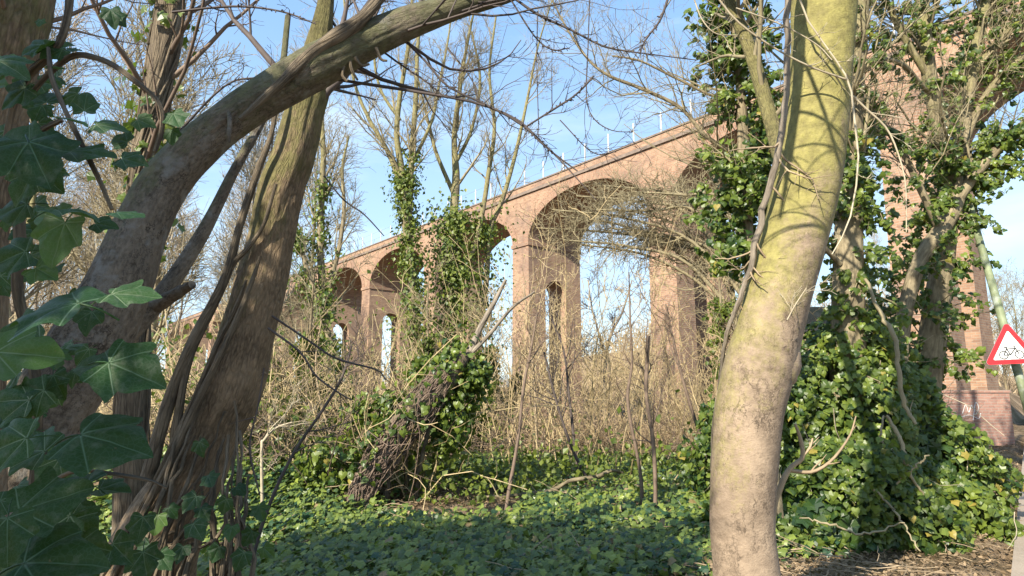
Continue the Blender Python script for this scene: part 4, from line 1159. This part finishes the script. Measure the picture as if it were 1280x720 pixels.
# --- slim ivy clad stems in the scrub
def ivy_pole(h, seed):
    t = thing('slim_tree', 'x', 'sapling')
    k = np.linspace(0, 1, 24)
    P = np.stack([.25 * np.sin(k * 3 + seed) * k, .2 * np.cos(k * 2 + seed) * k, k * h - .3], -1); R = np.linspace(.05, .014, 24)
    mb = MB(); tubes(mb, P, R, 8, .5, .08); mb.build('stem', M['bark_olive'], t, True)
    il, st = MB(), MB()
    sprays(il, st, P[2:17], R[2:17], 62, (.15, .6), .095, (0, 1), 9, KITE, -.1, (45, 95), 2)
    il.build('ivy_foliage', M['ivy_far'], t)
    S = levels(P[8:], R[8:], [dict(c=12, L=(.6, 1.8), n=8, rf=.5, up=.15, rmin=.006), dict(c=6, L=(.2, .8), n=5, rf=.6, rmin=.0045), dict(c=3, L=(.1, .3), n=4, rmin=.004)])
    mb = st
    for Q, r in S + [(P[None, 2:3].repeat(2, 1), R[None, 2:3].repeat(2, 1))][:0]:
        tubes(mb, Q, r, 3, RNG.uniform(0, 1, len(Q)))
    mb.build('crown', M['twig_olive'], t, True)
    return t


ips = [ivy_pole(4.2, 1), ivy_pole(5.4, 2.3), ivy_pole(3.4, 4)]
for i, (px_, d_) in enumerate(((352, 13), (372, 17), (385, 12), (300, 16), (325, 14), (345, 18), (520, 19.5), (540, 14), (552, 19), (603, 15), (622, 18.5), (338, 20), (640, 19.5), (905, 15), (925, 18))):
    c = at(px_, 560, d_)
    t = ips[i % 3]
    if i >= 3:
        r0 = t; t = r0.copy(); COL.objects.link(t)
        for ch in r0.children:
            c2 = ch.copy(); COL.objects.link(c2); c2.parent = t
    t.location = (c[0], c[1], float(gz(c[0], c[1]))); t.rotation_euler = (RNG.normal() * .08, RNG.normal() * .08, RNG.uniform(0, 6.28))
    q = RNG.uniform(.75, 1.15); t.scale = (q, q, q)
    tag(t, 'slim ivy clad stem standing in the scrub before the viaduct', 'sapling', 'slim ivy clad stems in the scrub')

# --- saplings
SAP = [
    ('thin bare grey sapling standing alone in the lit ivy, centre', [(630, 655, 8., 4), (637, 610, 8., 3.6), (648, 545, 8., 3.2), (655, 480, 8., 3), (664, 435, 8., 2.4), (672, 390, 8., 1.5)], 'twig_brown'),
    ('bare sapling with a kinked loop in its stem, left of a near twin', [(803, 645, 8.6, 4), (800, 590, 8.6, 3.6), (787, 520, 8.6, 3.4), (785, 490, 8.6, 3.2), (790, 455, 8.6, 2.6), (788, 400, 8.6, 1.8), (786, 340, 8.6, 1.2)], 'twig_brown'),
    ('grey sapling snapped off at the top, nearest the pale trunk', [(818, 655, 8.2, 4.6), (819, 600, 8.2, 4.2), (815, 540, 8.2, 4), (808, 490, 8.2, 4), (811, 420, 8.2, 3.6)], 'twig_brown'),
    ('dark thin sapling leaning left, right of the lone grey sapling', [(740, 610, 10.5, 3), (715, 560, 10.5, 2.8), (695, 500, 10.5, 2.5), (680, 440, 10.5, 2)], 'twig_dark'),
    ('dark sapling leaning left before the dry thicket in front of the middle pier', [(722, 590, 11.5, 3), (712, 500, 11.5, 2.6), (705, 440, 11.5, 2), (690, 400, 11.5, 1.2)], 'twig_dark'),
    ('brown sapling leaning left beside the pale trunk', [(892, 610, 9.5, 4), (880, 560, 9.5, 3.6), (858, 490, 9.5, 3), (845, 440, 9.5, 2.4), (832, 380, 9.5, 1.4)], 'twig_brown'),
    ('dark sapling standing in the ivy left of the dead ivy stump', [(305, 745, 5.6, 4), (330, 650, 5.6, 3.6), (365, 570, 5.6, 3.2), (405, 510, 5.6, 3), (428, 470, 5.6, 2.4), (440, 430, 5.6, 1.6)], 'twig_dark'),
    ('pale hooked dead stem right of the leaning trunk', [(328, 640, 7.5, 3), (327, 560, 7.5, 2.8), (330, 550, 7.5, 2.6), (345, 535, 7.5, 2.2), (365, 528, 7.5, 1.5)], 'twig_pale'),
    ('pale thin stem rising beside the hooked dead stem', [(410, 600, 9.5, 2.6), (412, 545, 9.5, 2.4), (400, 500, 9.5, 2.2), (395, 450, 9.5, 1.8), (402, 400, 9.5, 1.2)], 'twig_tan'),
    ('bare forked pole sapling before the middle pier, left of the dry thicket', [(672, 560, 13, 2.6), (668, 480, 13, 2.4), (662, 420, 13, 2), (655, 360, 13, 1.4)], 'twig_tan')]
for lab, pp, mt in SAP:
    t = thing('bare_sapling', lab, 'sapling', loc=tuple(at(*pp[0][:3])))
    P, R, _ = build_stem(t, 'stem', M[mt], pp, 30, None, 8, .08)
    sc = pp[0][2] / 9.
    crown(t, M[mt], levels(P, R, [dict(c=8, L=(.3 * sc, 1.1 * sc), n=7, rf=.5, up=.15, t=(.4, 1.), rmin=.003 * sc), dict(c=4, L=(.1 * sc, .5 * sc), n=5, rf=.6, rmin=.0024 * sc), dict(c=3, L=(.05, .2), n=4, rmin=.002)]), sides=4)
    world(t)
# --- fallen branches
for lab, stems in (('pale fallen branch with a raised tip lying on the ivy', [[(596, 622, 9.4, 2), (650, 619, 9.5, 3.4), (690, 613, 9.6, 4.4), (712, 601, 9.7, 4), (745, 596, 9.8, 4), (764, 588, 9.9, 3.6), (778, 591, 10, 2.4)], [(690, 612, 9.6, 4), (682, 622, 9.5, 3.4), (676, 632, 9.4, 2.4)]]),
                   ('long straight fallen branch lying behind the twin saplings', [[(700, 614, 9.6, 3), (770, 622, 9.5, 4), (830, 623, 9.5, 4.4), (880, 628, 9.5, 3.4)], [(770, 607, 10.2, 3), (830, 607, 10.2, 4), (890, 604, 10.2, 4)]])):
    t = thing('fallen_branch', lab, 'branch', loc=tuple(at(*stems[0][2][:3])))
    for i, pp in enumerate(stems):
        P, R, _ = build_stem(t, 'limb', M['bark_olive'], pp, 26, None, 9, .14)
    crown(t, M['twig_tan'], [sprout(P, R, 6, (.15, .5), n=6, rf=.5)], 'twig')
    world(t)
# --- dead ivy stump leaning right
ds = thing('ivy_stump', 'leaning broken trunk wrapped in brown dead ivy stems with green ivy on top', 'stump', loc=tuple(at(425, 665, 8.3)))
dp = [(425, 690, 8.2, 14), (442, 635, 8.5, 15), (472, 578, 8.8, 18), (512, 524, 9.1, 20), (555, 475, 9.4, 17), (585, 440, 9.6, 11)]
P, R, _ = build_stem(ds, 'trunk', M['vine'], dp, 40, None, 16, .12)
mb = MB()
for i in range(430):
    k0 = RNG.integers(0, 24); L = RNG.integers(6, 15)
    idx = np.arange(k0, min(k0 + L, 40))
    o = RNG.uniform(0, 6.28); tt = o + np.linspace(0, RNG.normal() * 1.6, len(idx))
    rr = R[idx] * RNG.uniform(.95, 1.35)
    e1, e2 = np.array([.62, 0, .78]) * 0 + np.array([-.75, .2, .6]), np.array([0, -1, .2])
    q = P[idx] + rr[:, None] * (np.cos(tt)[:, None] * nrm(e1) + np.sin(tt)[:, None] * nrm(e2)) + RNG.normal(size=(len(idx), 3)) * .022
    tubes(mb, spline(q, 10), np.full(10, RNG.uniform(.004, .011)), 4, RNG.uniform(0, 1))
hang = sprout(P, R, 60, (.12, .45), n=7, rf=.03, up=-.5, wob=.25, rmin=.003)
tubes(mb, *hang, 4, RNG.uniform(0, 1, len(hang[0])))
mb.build('dead_stem', M['twig_brown'], ds, True, 'stuff')
il = MB()
ivy_on(il, P + [0, .1, .16], R, 800, .16, .10, HEART, (.25, 1.), .2, 5)
bl = [(tuple(at(572, 500, 9.6)), (.45, .4, .45)), (tuple(at(590, 470, 9.7)), (.3, .3, .25)), (tuple(at(560, 530, 9.4)), (.35, .3, .5)), (tuple(at(540, 470, 9.8)), (.4, .3, .28)), (tuple(at(470, 520, 9.4)), (.5, .4, .35)), (tuple(at(410, 590, 8.8)), (.5, .4, .45))]
for c, r in bl:
    d = nrm(RNG.normal(size=(420, 3)))
    p = np.array(c) + d * np.array(r) * RNG.uniform(.5, 1.1, (420, 1))
    leaves(il, p, d * .5 + RNG.normal(size=p.shape) * .5 + SUN_D * .4, RNG.uniform(.06, .13, 420), HEART, tip=(0, 0, -1))
il.build('ivy_foliage', M['ivy_sun'], ds)
for pp in ([(585, 445, 9.6, 8), (600, 410, 9.7, 6), (618, 378, 9.8, 5), (632, 350, 9.9, 3)], [(575, 455, 9.6, 5), (610, 420, 9.6, 4), (640, 385, 9.7, 3), (668, 365, 9.8, 2)]):
    q = build_stem(ds, 'limb', M['bark_grey'], pp, 20, None, 8, .06)
for pp in ([(480, 650, 8.9, 7), (485, 600, 9, 7), (495, 560, 9.1, 6), (510, 520, 9.2, 5)], [(518, 650, 9.2, 5), (522, 600, 9.2, 5), (530, 560, 9.2, 5), (540, 520, 9.3, 4)], [(506, 640, 9.3, 4), (508, 590, 9.3, 4), (505, 540, 9.3, 4)]):
    build_stem(ds, 'prop_stem', M['vine'], pp, 20, None, 8, .08)
world(ds)

# ------------------------------------------------------------------ stuff: ground ivy, litter, thicket, far wood
def scatter(n, x0, x1, y0, y1, dens):
    """density falling with distance: sample in view space"""
    y = y0 + (y1 - y0) * RNG.uniform(0, 1, n) ** dens
    x = RNG.uniform(x0, x1, n) * (1 + y * 0)
    return x, y


mb = MB()
n = 140000
y = 4.6 * (17.5 / 4.6) ** RNG.uniform(0, 1, n); x = RNG.uniform(-.62, .66, n) * y + RNG.normal(size=n) * .2
q = np.stack([x, y, 0 * x], -1)
bare = vnoise(q, 1.1, 51) + .6 * vnoise(q, 2.7, 52)
spot = np.exp(-(((x + 1.35) / .5) ** 2 + ((y - 8.1) / .9) ** 2)) * 1.5 + np.exp(-(((x + 1.6) / .4) ** 2 + ((y - 6.3) / .5) ** 2)) * 1.2 + np.exp(-(((x + .9) / .9) ** 2 + ((y - 9.6) / .35) ** 2)) * 1.1
keep = (bare + RNG.normal(size=n) * .25 > -.95 + spot * .75 + 1.3 * sm(12.5, 17, y)) & (pavec(x, y) < -1.6 - .8 * sm(7, 5, y) + RNG.normal(size=n) * .25) & ~((x > 2.2) & (y < 6.3 + .5 * RNG.normal(size=n)) & (RNG.uniform(size=n) > .12))
x, y = x[keep], y[keep]
n = len(x)
h = np.abs(RNG.normal(size=n)) * .075 + .015 + .06 * np.maximum(0, vnoise(np.stack([x, y, 0*x], -1), 3., 8))
p = np.stack([x, y, gz(x, y) + h], -1)
nor = np.array([[0, 0, 1.]]) + RNG.normal(size=(n, 3)) * .55 + SUN_D * .75
sz = RNG.uniform(.04, .098, n) * (1 + .1 * sm(9, 16, y))
near = y < 10.5
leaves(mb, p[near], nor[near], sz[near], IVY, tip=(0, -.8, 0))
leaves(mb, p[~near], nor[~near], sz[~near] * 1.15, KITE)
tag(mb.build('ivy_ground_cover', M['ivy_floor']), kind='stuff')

mb = MB()
n = 80000
y = 3.5 * (20 / 3.5) ** RNG.uniform(0, 1, n); x = RNG.uniform(-.62, .85, n) * y
sel_ = pavec(x, y) < RNG.normal(size=n) * .5 + .1
x, y = x[sel_], y[sel_]; n = len(x)
p = np.stack([x, y, gz(x, y) + np.abs(RNG.normal(size=n)) * .02 + .008 + .03 * (pavec(x, y) > -.1)], -1)
leaves(mb, p, np.array([[0, 0, 1.]]) + RNG.normal(size=(n, 3)) * .45, RNG.uniform(.018, .062, n), OVAL)
n = 5200                                                     # dead leaves caught on top of the ivy
y = 4.8 * (16 / 4.8) ** RNG.uniform(0, 1, n); x = RNG.uniform(-.6, .62, n) * y
k_ = (pavec(x, y) < -.6) & (vnoise(np.stack([x, y, 0 * x], -1), 1.7, 91) > -.1)
x, y = x[k_], y[k_]; n = len(x)
leaves(mb, np.stack([x, y, gz(x, y) + RNG.uniform(.05, .17, n)], -1), np.array([[0, 0, 1.]]) + RNG.normal(size=(n, 3)) * .5, RNG.uniform(.03, .085, n), OVAL)
tag(mb.build('leaf_litter', M['litter']), kind='stuff')


def arcs(n, x, y, h, lean, wob, npt=6, base=0.):
    z = gz(x, y) + base
    d = nrm(np.stack([RNG.normal(size=n) * lean, RNG.normal(size=n) * lean, np.ones(n)], -1))
    out = np.empty((n, npt, 3)); out[:, 0] = np.stack([x, y, z], -1)
    for k in range(1, npt):
        out[:, k] = out[:, k - 1] + d * (h / (npt - 1))[:, None]
        d = nrm(d + RNG.normal(size=(n, 3)) * wob + np.array([0, 0, -.10]))
    return out


mb = MB()                                                    # dry stems in front of the piers
n = 2700
y = RNG.uniform(14.2, 22, n); x = RNG.uniform(-.10, .34, n) * y
P = arcs(n, x, y, RNG.uniform(.3, 1.15, n) * (1 + .5 * vnoise(np.stack([x, y, 0*x], -1), .9, 2)), .55, .36)
tubes(mb, P, np.linspace(1, .5, 6)[None] * RNG.uniform(.004, .010, (n, 1)), 3, RNG.uniform(0, 1, n))
S = sprout(P[:2000], np.full((2000, 6), .006), 3, (.2, .7), n=4, rf=.7, wob=.25, rmin=.004)
tubes(mb, *S, 3, RNG.uniform(0, 1, len(S[0])))
k = RNG.integers(0, n, 14000); jj = RNG.integers(2, 6, 14000)
p = P[k, jj] + RNG.normal(size=(14000, 3)) * .06
leaves(mb, p, RNG.normal(size=p.shape) + [0, -.6, .5], RNG.uniform(.02, .06, len(p)), KITE)
tag(mb.build('dry_thicket', M['straw']), kind='stuff')
mb = MB()                                                    # brambles and scrub on the left and beyond
n = 2300
y = 9 * (32 / 9.) ** RNG.uniform(0, 1, n); x = RNG.uniform(-.85, -.12, n) * y
P = arcs(n, x, y, RNG.uniform(.6, 3.2, n), .45, .28)
tubes(mb, P, np.linspace(1, .5, 6)[None] * RNG.uniform(.005, .013, (n, 1)), 3, RNG.uniform(0, 1, n))
S = sprout(P, np.full((n, 6), .008), 3, (.3, 1.1), n=5, rf=.7, wob=.25, rmin=.005)
tubes(mb, *S, 3, RNG.uniform(0, 1, len(S[0])))
n = 230                                                      # whippy stems before the piers
y = RNG.uniform(11.5, 20, n); x = RNG.uniform(-.12, .36, n) * y
P = arcs(n, x, y, RNG.uniform(1.6, 5.6, n), .22, .16)
tubes(mb, P, np.linspace(1, .4, 6)[None] * RNG.uniform(.006, .013, (n, 1)), 3, RNG.uniform(0, 1, n))
S = sprout(P, np.full((n, 6), .009), 8, (.3, 1.3), n=6, rf=.6, wob=.2, t=(.25, 1.), rmin=.005)
tubes(mb, *S, 3, RNG.uniform(0, 1, len(S[0])))
S = sprout(*S, 2, (.1, .5), n=4, rf=.7, wob=.2, rmin=.004)
tubes(mb, *S, 3, RNG.uniform(0, 1, len(S[0])))
n = 1500
y = RNG.uniform(13.5, 22, n); x = RNG.uniform(.26, .62, n) * y
k_ = pavec(x, y) < -1.2
x, y = x[k_], y[k_]; n = len(x)
P = arcs(n, x, y, RNG.uniform(.6, 2.6, n), .4, .25)
tubes(mb, P, np.linspace(1, .5, 6)[None] * RNG.uniform(.004, .010, (n, 1)), 3, RNG.uniform(0, 1, n))
S = sprout(P, np.full((n, 6), .006), 4, (.2, .8), n=4, rf=.7, wob=.25, rmin=.004)
tubes(mb, *S, 3, RNG.uniform(0, 1, len(S[0])))
tag(mb.build('bramble_scrub', M['twig_scrub']), kind='stuff')
mb = MB()                                                    # darker bramble arches and dead twigs lying about
n = 1500
y = 8.5 * (24 / 8.5) ** RNG.uniform(0, 1, n); x = RNG.uniform(-.62, .42, n) * y
k_ = (pavec(x, y) < -2.) & ((y > 12.5) | (x < -.13 * y))
x, y = x[k_], y[k_]; n = len(x)
P = arcs(n, x, y, RNG.uniform(.5, 2.4, n), .6, .34)
tubes(mb, P, np.linspace(1, .5, 6)[None] * RNG.uniform(.004, .011, (n, 1)), 4, RNG.uniform(0, 1, n))
S = sprout(P, np.full((n, 6), .007), 3, (.2, .8), n=5, rf=.7, wob=.3, rmin=.004)
tubes(mb, *S, 3, RNG.uniform(0, 1, len(S[0])))
tag(mb.build('dark_brambles', M['twig_brown']), kind='stuff')
mb = MB()
n = 900
y = 5.2 * (16 / 5.2) ** RNG.uniform(0, 1, n); x = RNG.uniform(-.5, .7, n) * y
k_ = pavec(x, y) < -.2
x, y = x[k_], y[k_]; n = len(x)
d = RNG.normal(size=(n, 3)) * [1, 1, .12]; d = nrm(d)
P = np.stack([x, y, gz(x, y) + RNG.uniform(.01, .13, n)], -1)[:, None] + d[:, None] * np.linspace(0, 1, 6)[None, :, None] * RNG.uniform(.12, .7, (n, 1, 1)) + np.cumsum(RNG.normal(size=(n, 6, 3)) * .012, 1)
tubes(mb, P, np.linspace(1, .5, 6)[None] * RNG.uniform(.002, .007, (n, 1)), 4, RNG.uniform(0, 1, n))
tag(mb.build('twig_debris', M['twig_tan']), kind='stuff')
mb = MB()                                                    # green bramble leaves low in the scrub
n = 26000
y = 9 * (26 / 9.) ** RNG.uniform(0, 1, n); x = np.where(RNG.uniform(size=n) < .72, RNG.uniform(-.6, -.07, n), RNG.uniform(-.07, .34, n)) * y
q = np.stack([x, y, 0 * x], -1)
z = gz(x, y) + np.abs(RNG.normal(size=n)) * np.where(x > -.07 * y, .3, .85) * (1 + vnoise(q, .9, 77))
kp = vnoise(np.stack([x, y, z], -1), 1.6, 78) > -.1
p = np.stack([x, y, z], -1)[kp]
leaves(mb, p, RNG.normal(size=p.shape) + SUN_D, RNG.uniform(.06, .13, len(p)), KITE)
tag(mb.build('bramble_leaves', M['ivy_far']), kind='stuff')

# far bare trees: a few kinds, copied
def bare_proto(h, mat, tmat, seed, spread=.28):
    global RNG
    RNG = np.random.default_rng(seed)
    t = thing('bare_tree', 'bare', 'tree')
    n = 14
    d = np.cumsum(RNG.normal(size=(n, 3)) * [.05, .05, 0], 0) * h * .05
    P = np.stack([0 * np.arange(n), 0 * np.arange(n), np.linspace(-.5, h, n)], -1) + d
    R = np.linspace(.16, .02, n) * h / 14
    mb = MB(); tubes(mb, P, R, 9, .5, .05); mb.build('trunk', M[mat], t, True)
    L = levels(P, R, [dict(c=26, L=(h * .16, h * .38), n=9, rf=.42, up=.25, ang=(25, 60), t=(.22, 1.), rmin=.014), dict(c=8, L=(h * .06, h * .17), n=6, rf=.55, up=.15, rmin=.010), dict(c=7, L=(h * .025, h * .08), n=4, rf=.6, up=.1, rmin=.008)])
    crown(t, M[tmat], L, sides=3)
    return t


prot = [bare_proto(14, 'bark_grey', 'twig_tan', 1), bare_proto(13, 'bark_olive', 'twig_olive', 2), bare_proto(15, 'bark_grey', 'twig_pale', 3)]
RNG = np.random.default_rng(77)
spots = []
for i in range(26):                                           # the wood at the left, in front of the far end of the viaduct
    y = RNG.uniform(19, 44); spots.append((RNG.uniform(-.80, -.30) * y, y, RNG.uniform(.75, 1.15), 0))
for i in range(22):                                           # beyond the viaduct
    y = RNG.uniform(64, 100); spots.append((RNG.uniform(-.45, .62) * y, y, RNG.uniform(.45, .75), 1))
for i in range(8):                                            # beyond the road on the right
    y = RNG.uniform(36, 60); spots.append((RNG.uniform(.62, .95) * y, y, RNG.uniform(.6, .9), 2))
gl = [('bare sunlit tree in the wood left of the viaduct', 'bare trees in the wood at left'), ('bare tree far beyond the viaduct, its top showing through an arch', 'bare trees beyond the viaduct'), ('bare tree on the far bank beyond the road at right', 'bare trees beyond the road')]
used = set()
for i, (x, y, s, g) in enumerate(spots):
    k = i % 3
    src = prot[k]
    if k in used:
        t = src.copy(); COL.objects.link(t)
        for ch in src.children:
            c = ch.copy(); COL.objects.link(c); c.parent = t
    else:
        t = src; used.add(k)
    t.location = (x, y, float(gz(x, y))); t.rotation_euler = (0, 0, RNG.uniform(0, 6.28)); t.scale = (s, s, s)
    tag(t, gl[g][0], 'tree', gl[g][1])

mb = MB()                                                    # distant scrub line
n = 5000
a = RNG.uniform(-.95, .95, n); y = RNG.uniform(55, 110, n); x = a * y
P = arcs(n, x, y, RNG.uniform(2., 5.5, n), .35, .25)
tubes(mb, P, np.linspace(1, .5, 6)[None] * RNG.uniform(.03, .06, (n, 1)), 3, RNG.uniform(0, 1, n))
S = sprout(P, np.full((n, 6), .03), 4, (.6, 2.2), n=4, rf=.7, wob=.25, rmin=.018)
tubes(mb, *S, 3, RNG.uniform(0, 1, len(S[0])))
tag(mb.build('far_scrub', M['twig_tan']), kind='stuff')

# ------------------------------------------------------------------ tree behind and left of the camera that shades the foreground
sh = thing('ivy_shade_tree', 'tall ivy covered tree standing behind the camera, shading the foreground', 'tree', loc=(-4.0, -1.4, 0))
P = spline([(-4.0, -1.4, -.1), (-3.9, -1.3, 1.5), (-3.7, -1.1, 3.2), (-3.6, -1.0, 5.0), (-3.6, -.9, 6.4)], 24); R = np.linspace(.22, .06, 24)
mb = MB(); tubes(mb, P, R, 14, .5, .05); mb.build('trunk', M['bark_ridge'], sh, True)
il = MB()
for c, r in (((-3.5, -.9, 3.9), (.8, .9, .9)), ((-2.75, -.5, 3.3), (.7, .8, .8)), ((-5.2, -1.0, 5.35), (1.9, 1.2, .95)), ((-4.1, -1.0, 5.0), (1.0, 1., .85)), ((-6.5, -1.0, 5.6), (1.3, 1., .85)), ((-3.1, -1.4, 3.2), (.8, .8, .8))):
    d = nrm(RNG.normal(size=(1500, 3)))
    p = np.array(c) + d * np.array(r) * RNG.uniform(.3, 1.05, (1500, 1))
    leaves(il, p, d + RNG.normal(size=p.shape) * .6, RNG.uniform(.10, .20, 1500), IVY)
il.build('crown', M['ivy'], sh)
crown(sh, M['twig_brown'], levels(P, R, [dict(c=16, L=(.8, 2.2), n=8, rf=.3), dict(c=5, L=(.3, .9), n=5)]), 'branch')
world(sh)

# ------------------------------------------------------------------ right edge: pole, sign, wall, litter
lpole = thing('lamp_column', 'green painted steel column leaning left, carrying the cycle sign', 'pole', loc=tuple(at(1335, 690, 8.2)))
P, R = stem([(1345, 715, 8.2, 8.8), (1300, 566, 8.2, 8.2), (1280, 492, 8.22, 7.8), (1253, 400, 8.4, 7.4), (1225, 303, 8.9, 6.8), (1198, 205, 9.5, 6.2), (1186, 160, 9.75, 6.)], 30)
mb = MB(); tubes(mb, P, R, 20, .5, 0, caps=True); mb.build('shaft', M['pole'], lpole, True)
P2, R2 = stem([(1186, 160, 9.75, 5.6), (1180, 138, 9.85, 5.4), (1172, 108, 10., 5.2), (1166, 84, 10.1, 5)], 14)
mb = MB(); tubes(mb, P2, R2, 16, .9, 0, caps=True); mb.build('upper_shaft', M['pole'], lpole, True)
mb = MB(); tubes(mb, P[-3:], R[-3:] * 1.25, 18, .5, 0, caps=True); mb.build('collar', M['post'], lpole, True)
world(lpole)

sg = thing('cycle_warning_sign', 'white triangular sign with red border and black bicycle, fixed to the green column', 'sign', loc=tuple(at(1263, 437, 8.05)))
sg.rotation_euler = (0, math.radians(-2.5), math.radians(-14))


def poly_round(n_side, r, cr, rot=math.pi / 2):
    pts = []
    for i in range(3):
        a = rot + i * 2 * math.pi / 3
        c = np.array([math.cos(a), math.sin(a)]) * (r - 2 * cr)
        for t in np.linspace(-math.pi / 3, math.pi / 3, 8):
            pts.append(c + cr * np.array([math.cos(a + t), math.sin(a + t)]))
    return np.array(pts)


def plate(mb, outline, y0, y1):
    k = len(outline)
    f = np.c_[outline[:, 0], np.full(k, y0), outline[:, 1]]; b = np.c_[outline[:, 0], np.full(k, y1), outline[:, 1]]
    mb.add(np.vstack([f, b]), [[i, (i + 1) % k, k + (i + 1) % k, k + i] for i in range(k)])
    mb.add(f, [list(range(k))]); mb.add(b, [list(range(k))[::-1]])


mb = MB(); plate(mb, poly_round(3, .36, .035), -.004, .004); mb.build('back_plate', M['alu'], sg)
mb = MB(); o_, i_ = poly_round(3, .355, .034), poly_round(3, .245, .014)
k = len(o_)
V = np.vstack([np.c_[o_[:, 0], np.full(k, -.0065), o_[:, 1]], np.c_[i_[:, 0], np.full(k, -.0065), i_[:, 1]]])
mb.add(V, [[j, (j + 1) % k, k + (j + 1) % k, k + j] for j in range(k)]); mb.build('red_border', M['red'], sg)
mb = MB(); plate(mb, poly_round(3, .2455, .014), -.006, -.0045); mb.build('white_panel', M['white'], sg)
mb = MB()
a = np.linspace(0, 2 * math.pi, 29)
yb = -.009
def wheel(cx, cz, r, w):
    o = np.c_[cx + r * np.cos(a), np.full(29, yb), cz + r * np.sin(a)]; i = np.c_[cx + (r - w) * np.cos(a), np.full(29, yb), cz + (r - w) * np.sin(a)]
    mb.add(np.vstack([o, i]), [[j, j + 1, 30 + j, 29 + j] for j in range(28)])
def bar(p, q, w):
    p, q = np.array(p), np.array(q); d = (q - p) / np.linalg.norm(q - p); n = np.array([-d[1], d[0]]) * w / 2
    c = [p - n, q - n, q + n, p + n]
    mb.quad(*[(t[0], yb - .0005 * RNG.uniform(0, 1), t[1]) for t in c])
wheel(-.085, -.065, .052, .011); wheel(.085, -.065, .052, .011)
for p, q in (((-.085, -.065), (-.045, .01)), ((-.045, .01), (.05, .012)), ((-.012, -.065), (.05, .012)), ((-.085, -.065), (-.012, -.065)), ((-.012, -.065), (-.052, .028)), ((.085, -.065), (.042, .04)), ((.022, .044), (.048, .044)), ((-.075, .03), (-.032, .03))):
    bar(p, q, .011)
mb.build('bicycle_symbol', M['black'], sg)
for zz in (-.12, .08):
    mb = MB(); mb.box((-.16 if zz < 0 else -.08, .0045, zz - .02), (.16 if zz < 0 else .08, .03, zz + .02)); mb.build('bracket', M['alu'], sg)

bw = thing('brick_wall', 'low red brick wall beside the pavement at the right edge, below the cycle sign', 'wall', loc=(14.2, 19.4, -.05))
bw.rotation_euler = (0, 0, math.atan2(.20, .95))
mb = MB(); mb.box((-1.5, 0, 0), (.82, .34, 1.55)); mb.build('brickwork', M['brick_red'], bw)
mb = MB(); mb.box((-1.53, -.03, 1.553), (.85, .37, 1.63)); mb.build('coping', M['brick_red'], bw)

gr = MB()
for q in ([(-.95, .95), (-.8, 1.2), (-.72, .98), (-.6, 1.18), (-.5, 1.0)], [(-1.0, .85), (-.7, .9), (-.4, .8), (-.3, .95)], [(-.6, .75), (-.45, 1.25), (-.35, 1.1), (-.5, .9)]):
    c = spline([(x, -.004, z) for x, z in q], 24)
    tubes(gr, c, np.full(24, .009), 6)
gr.build('graffiti', M['post'], bw)
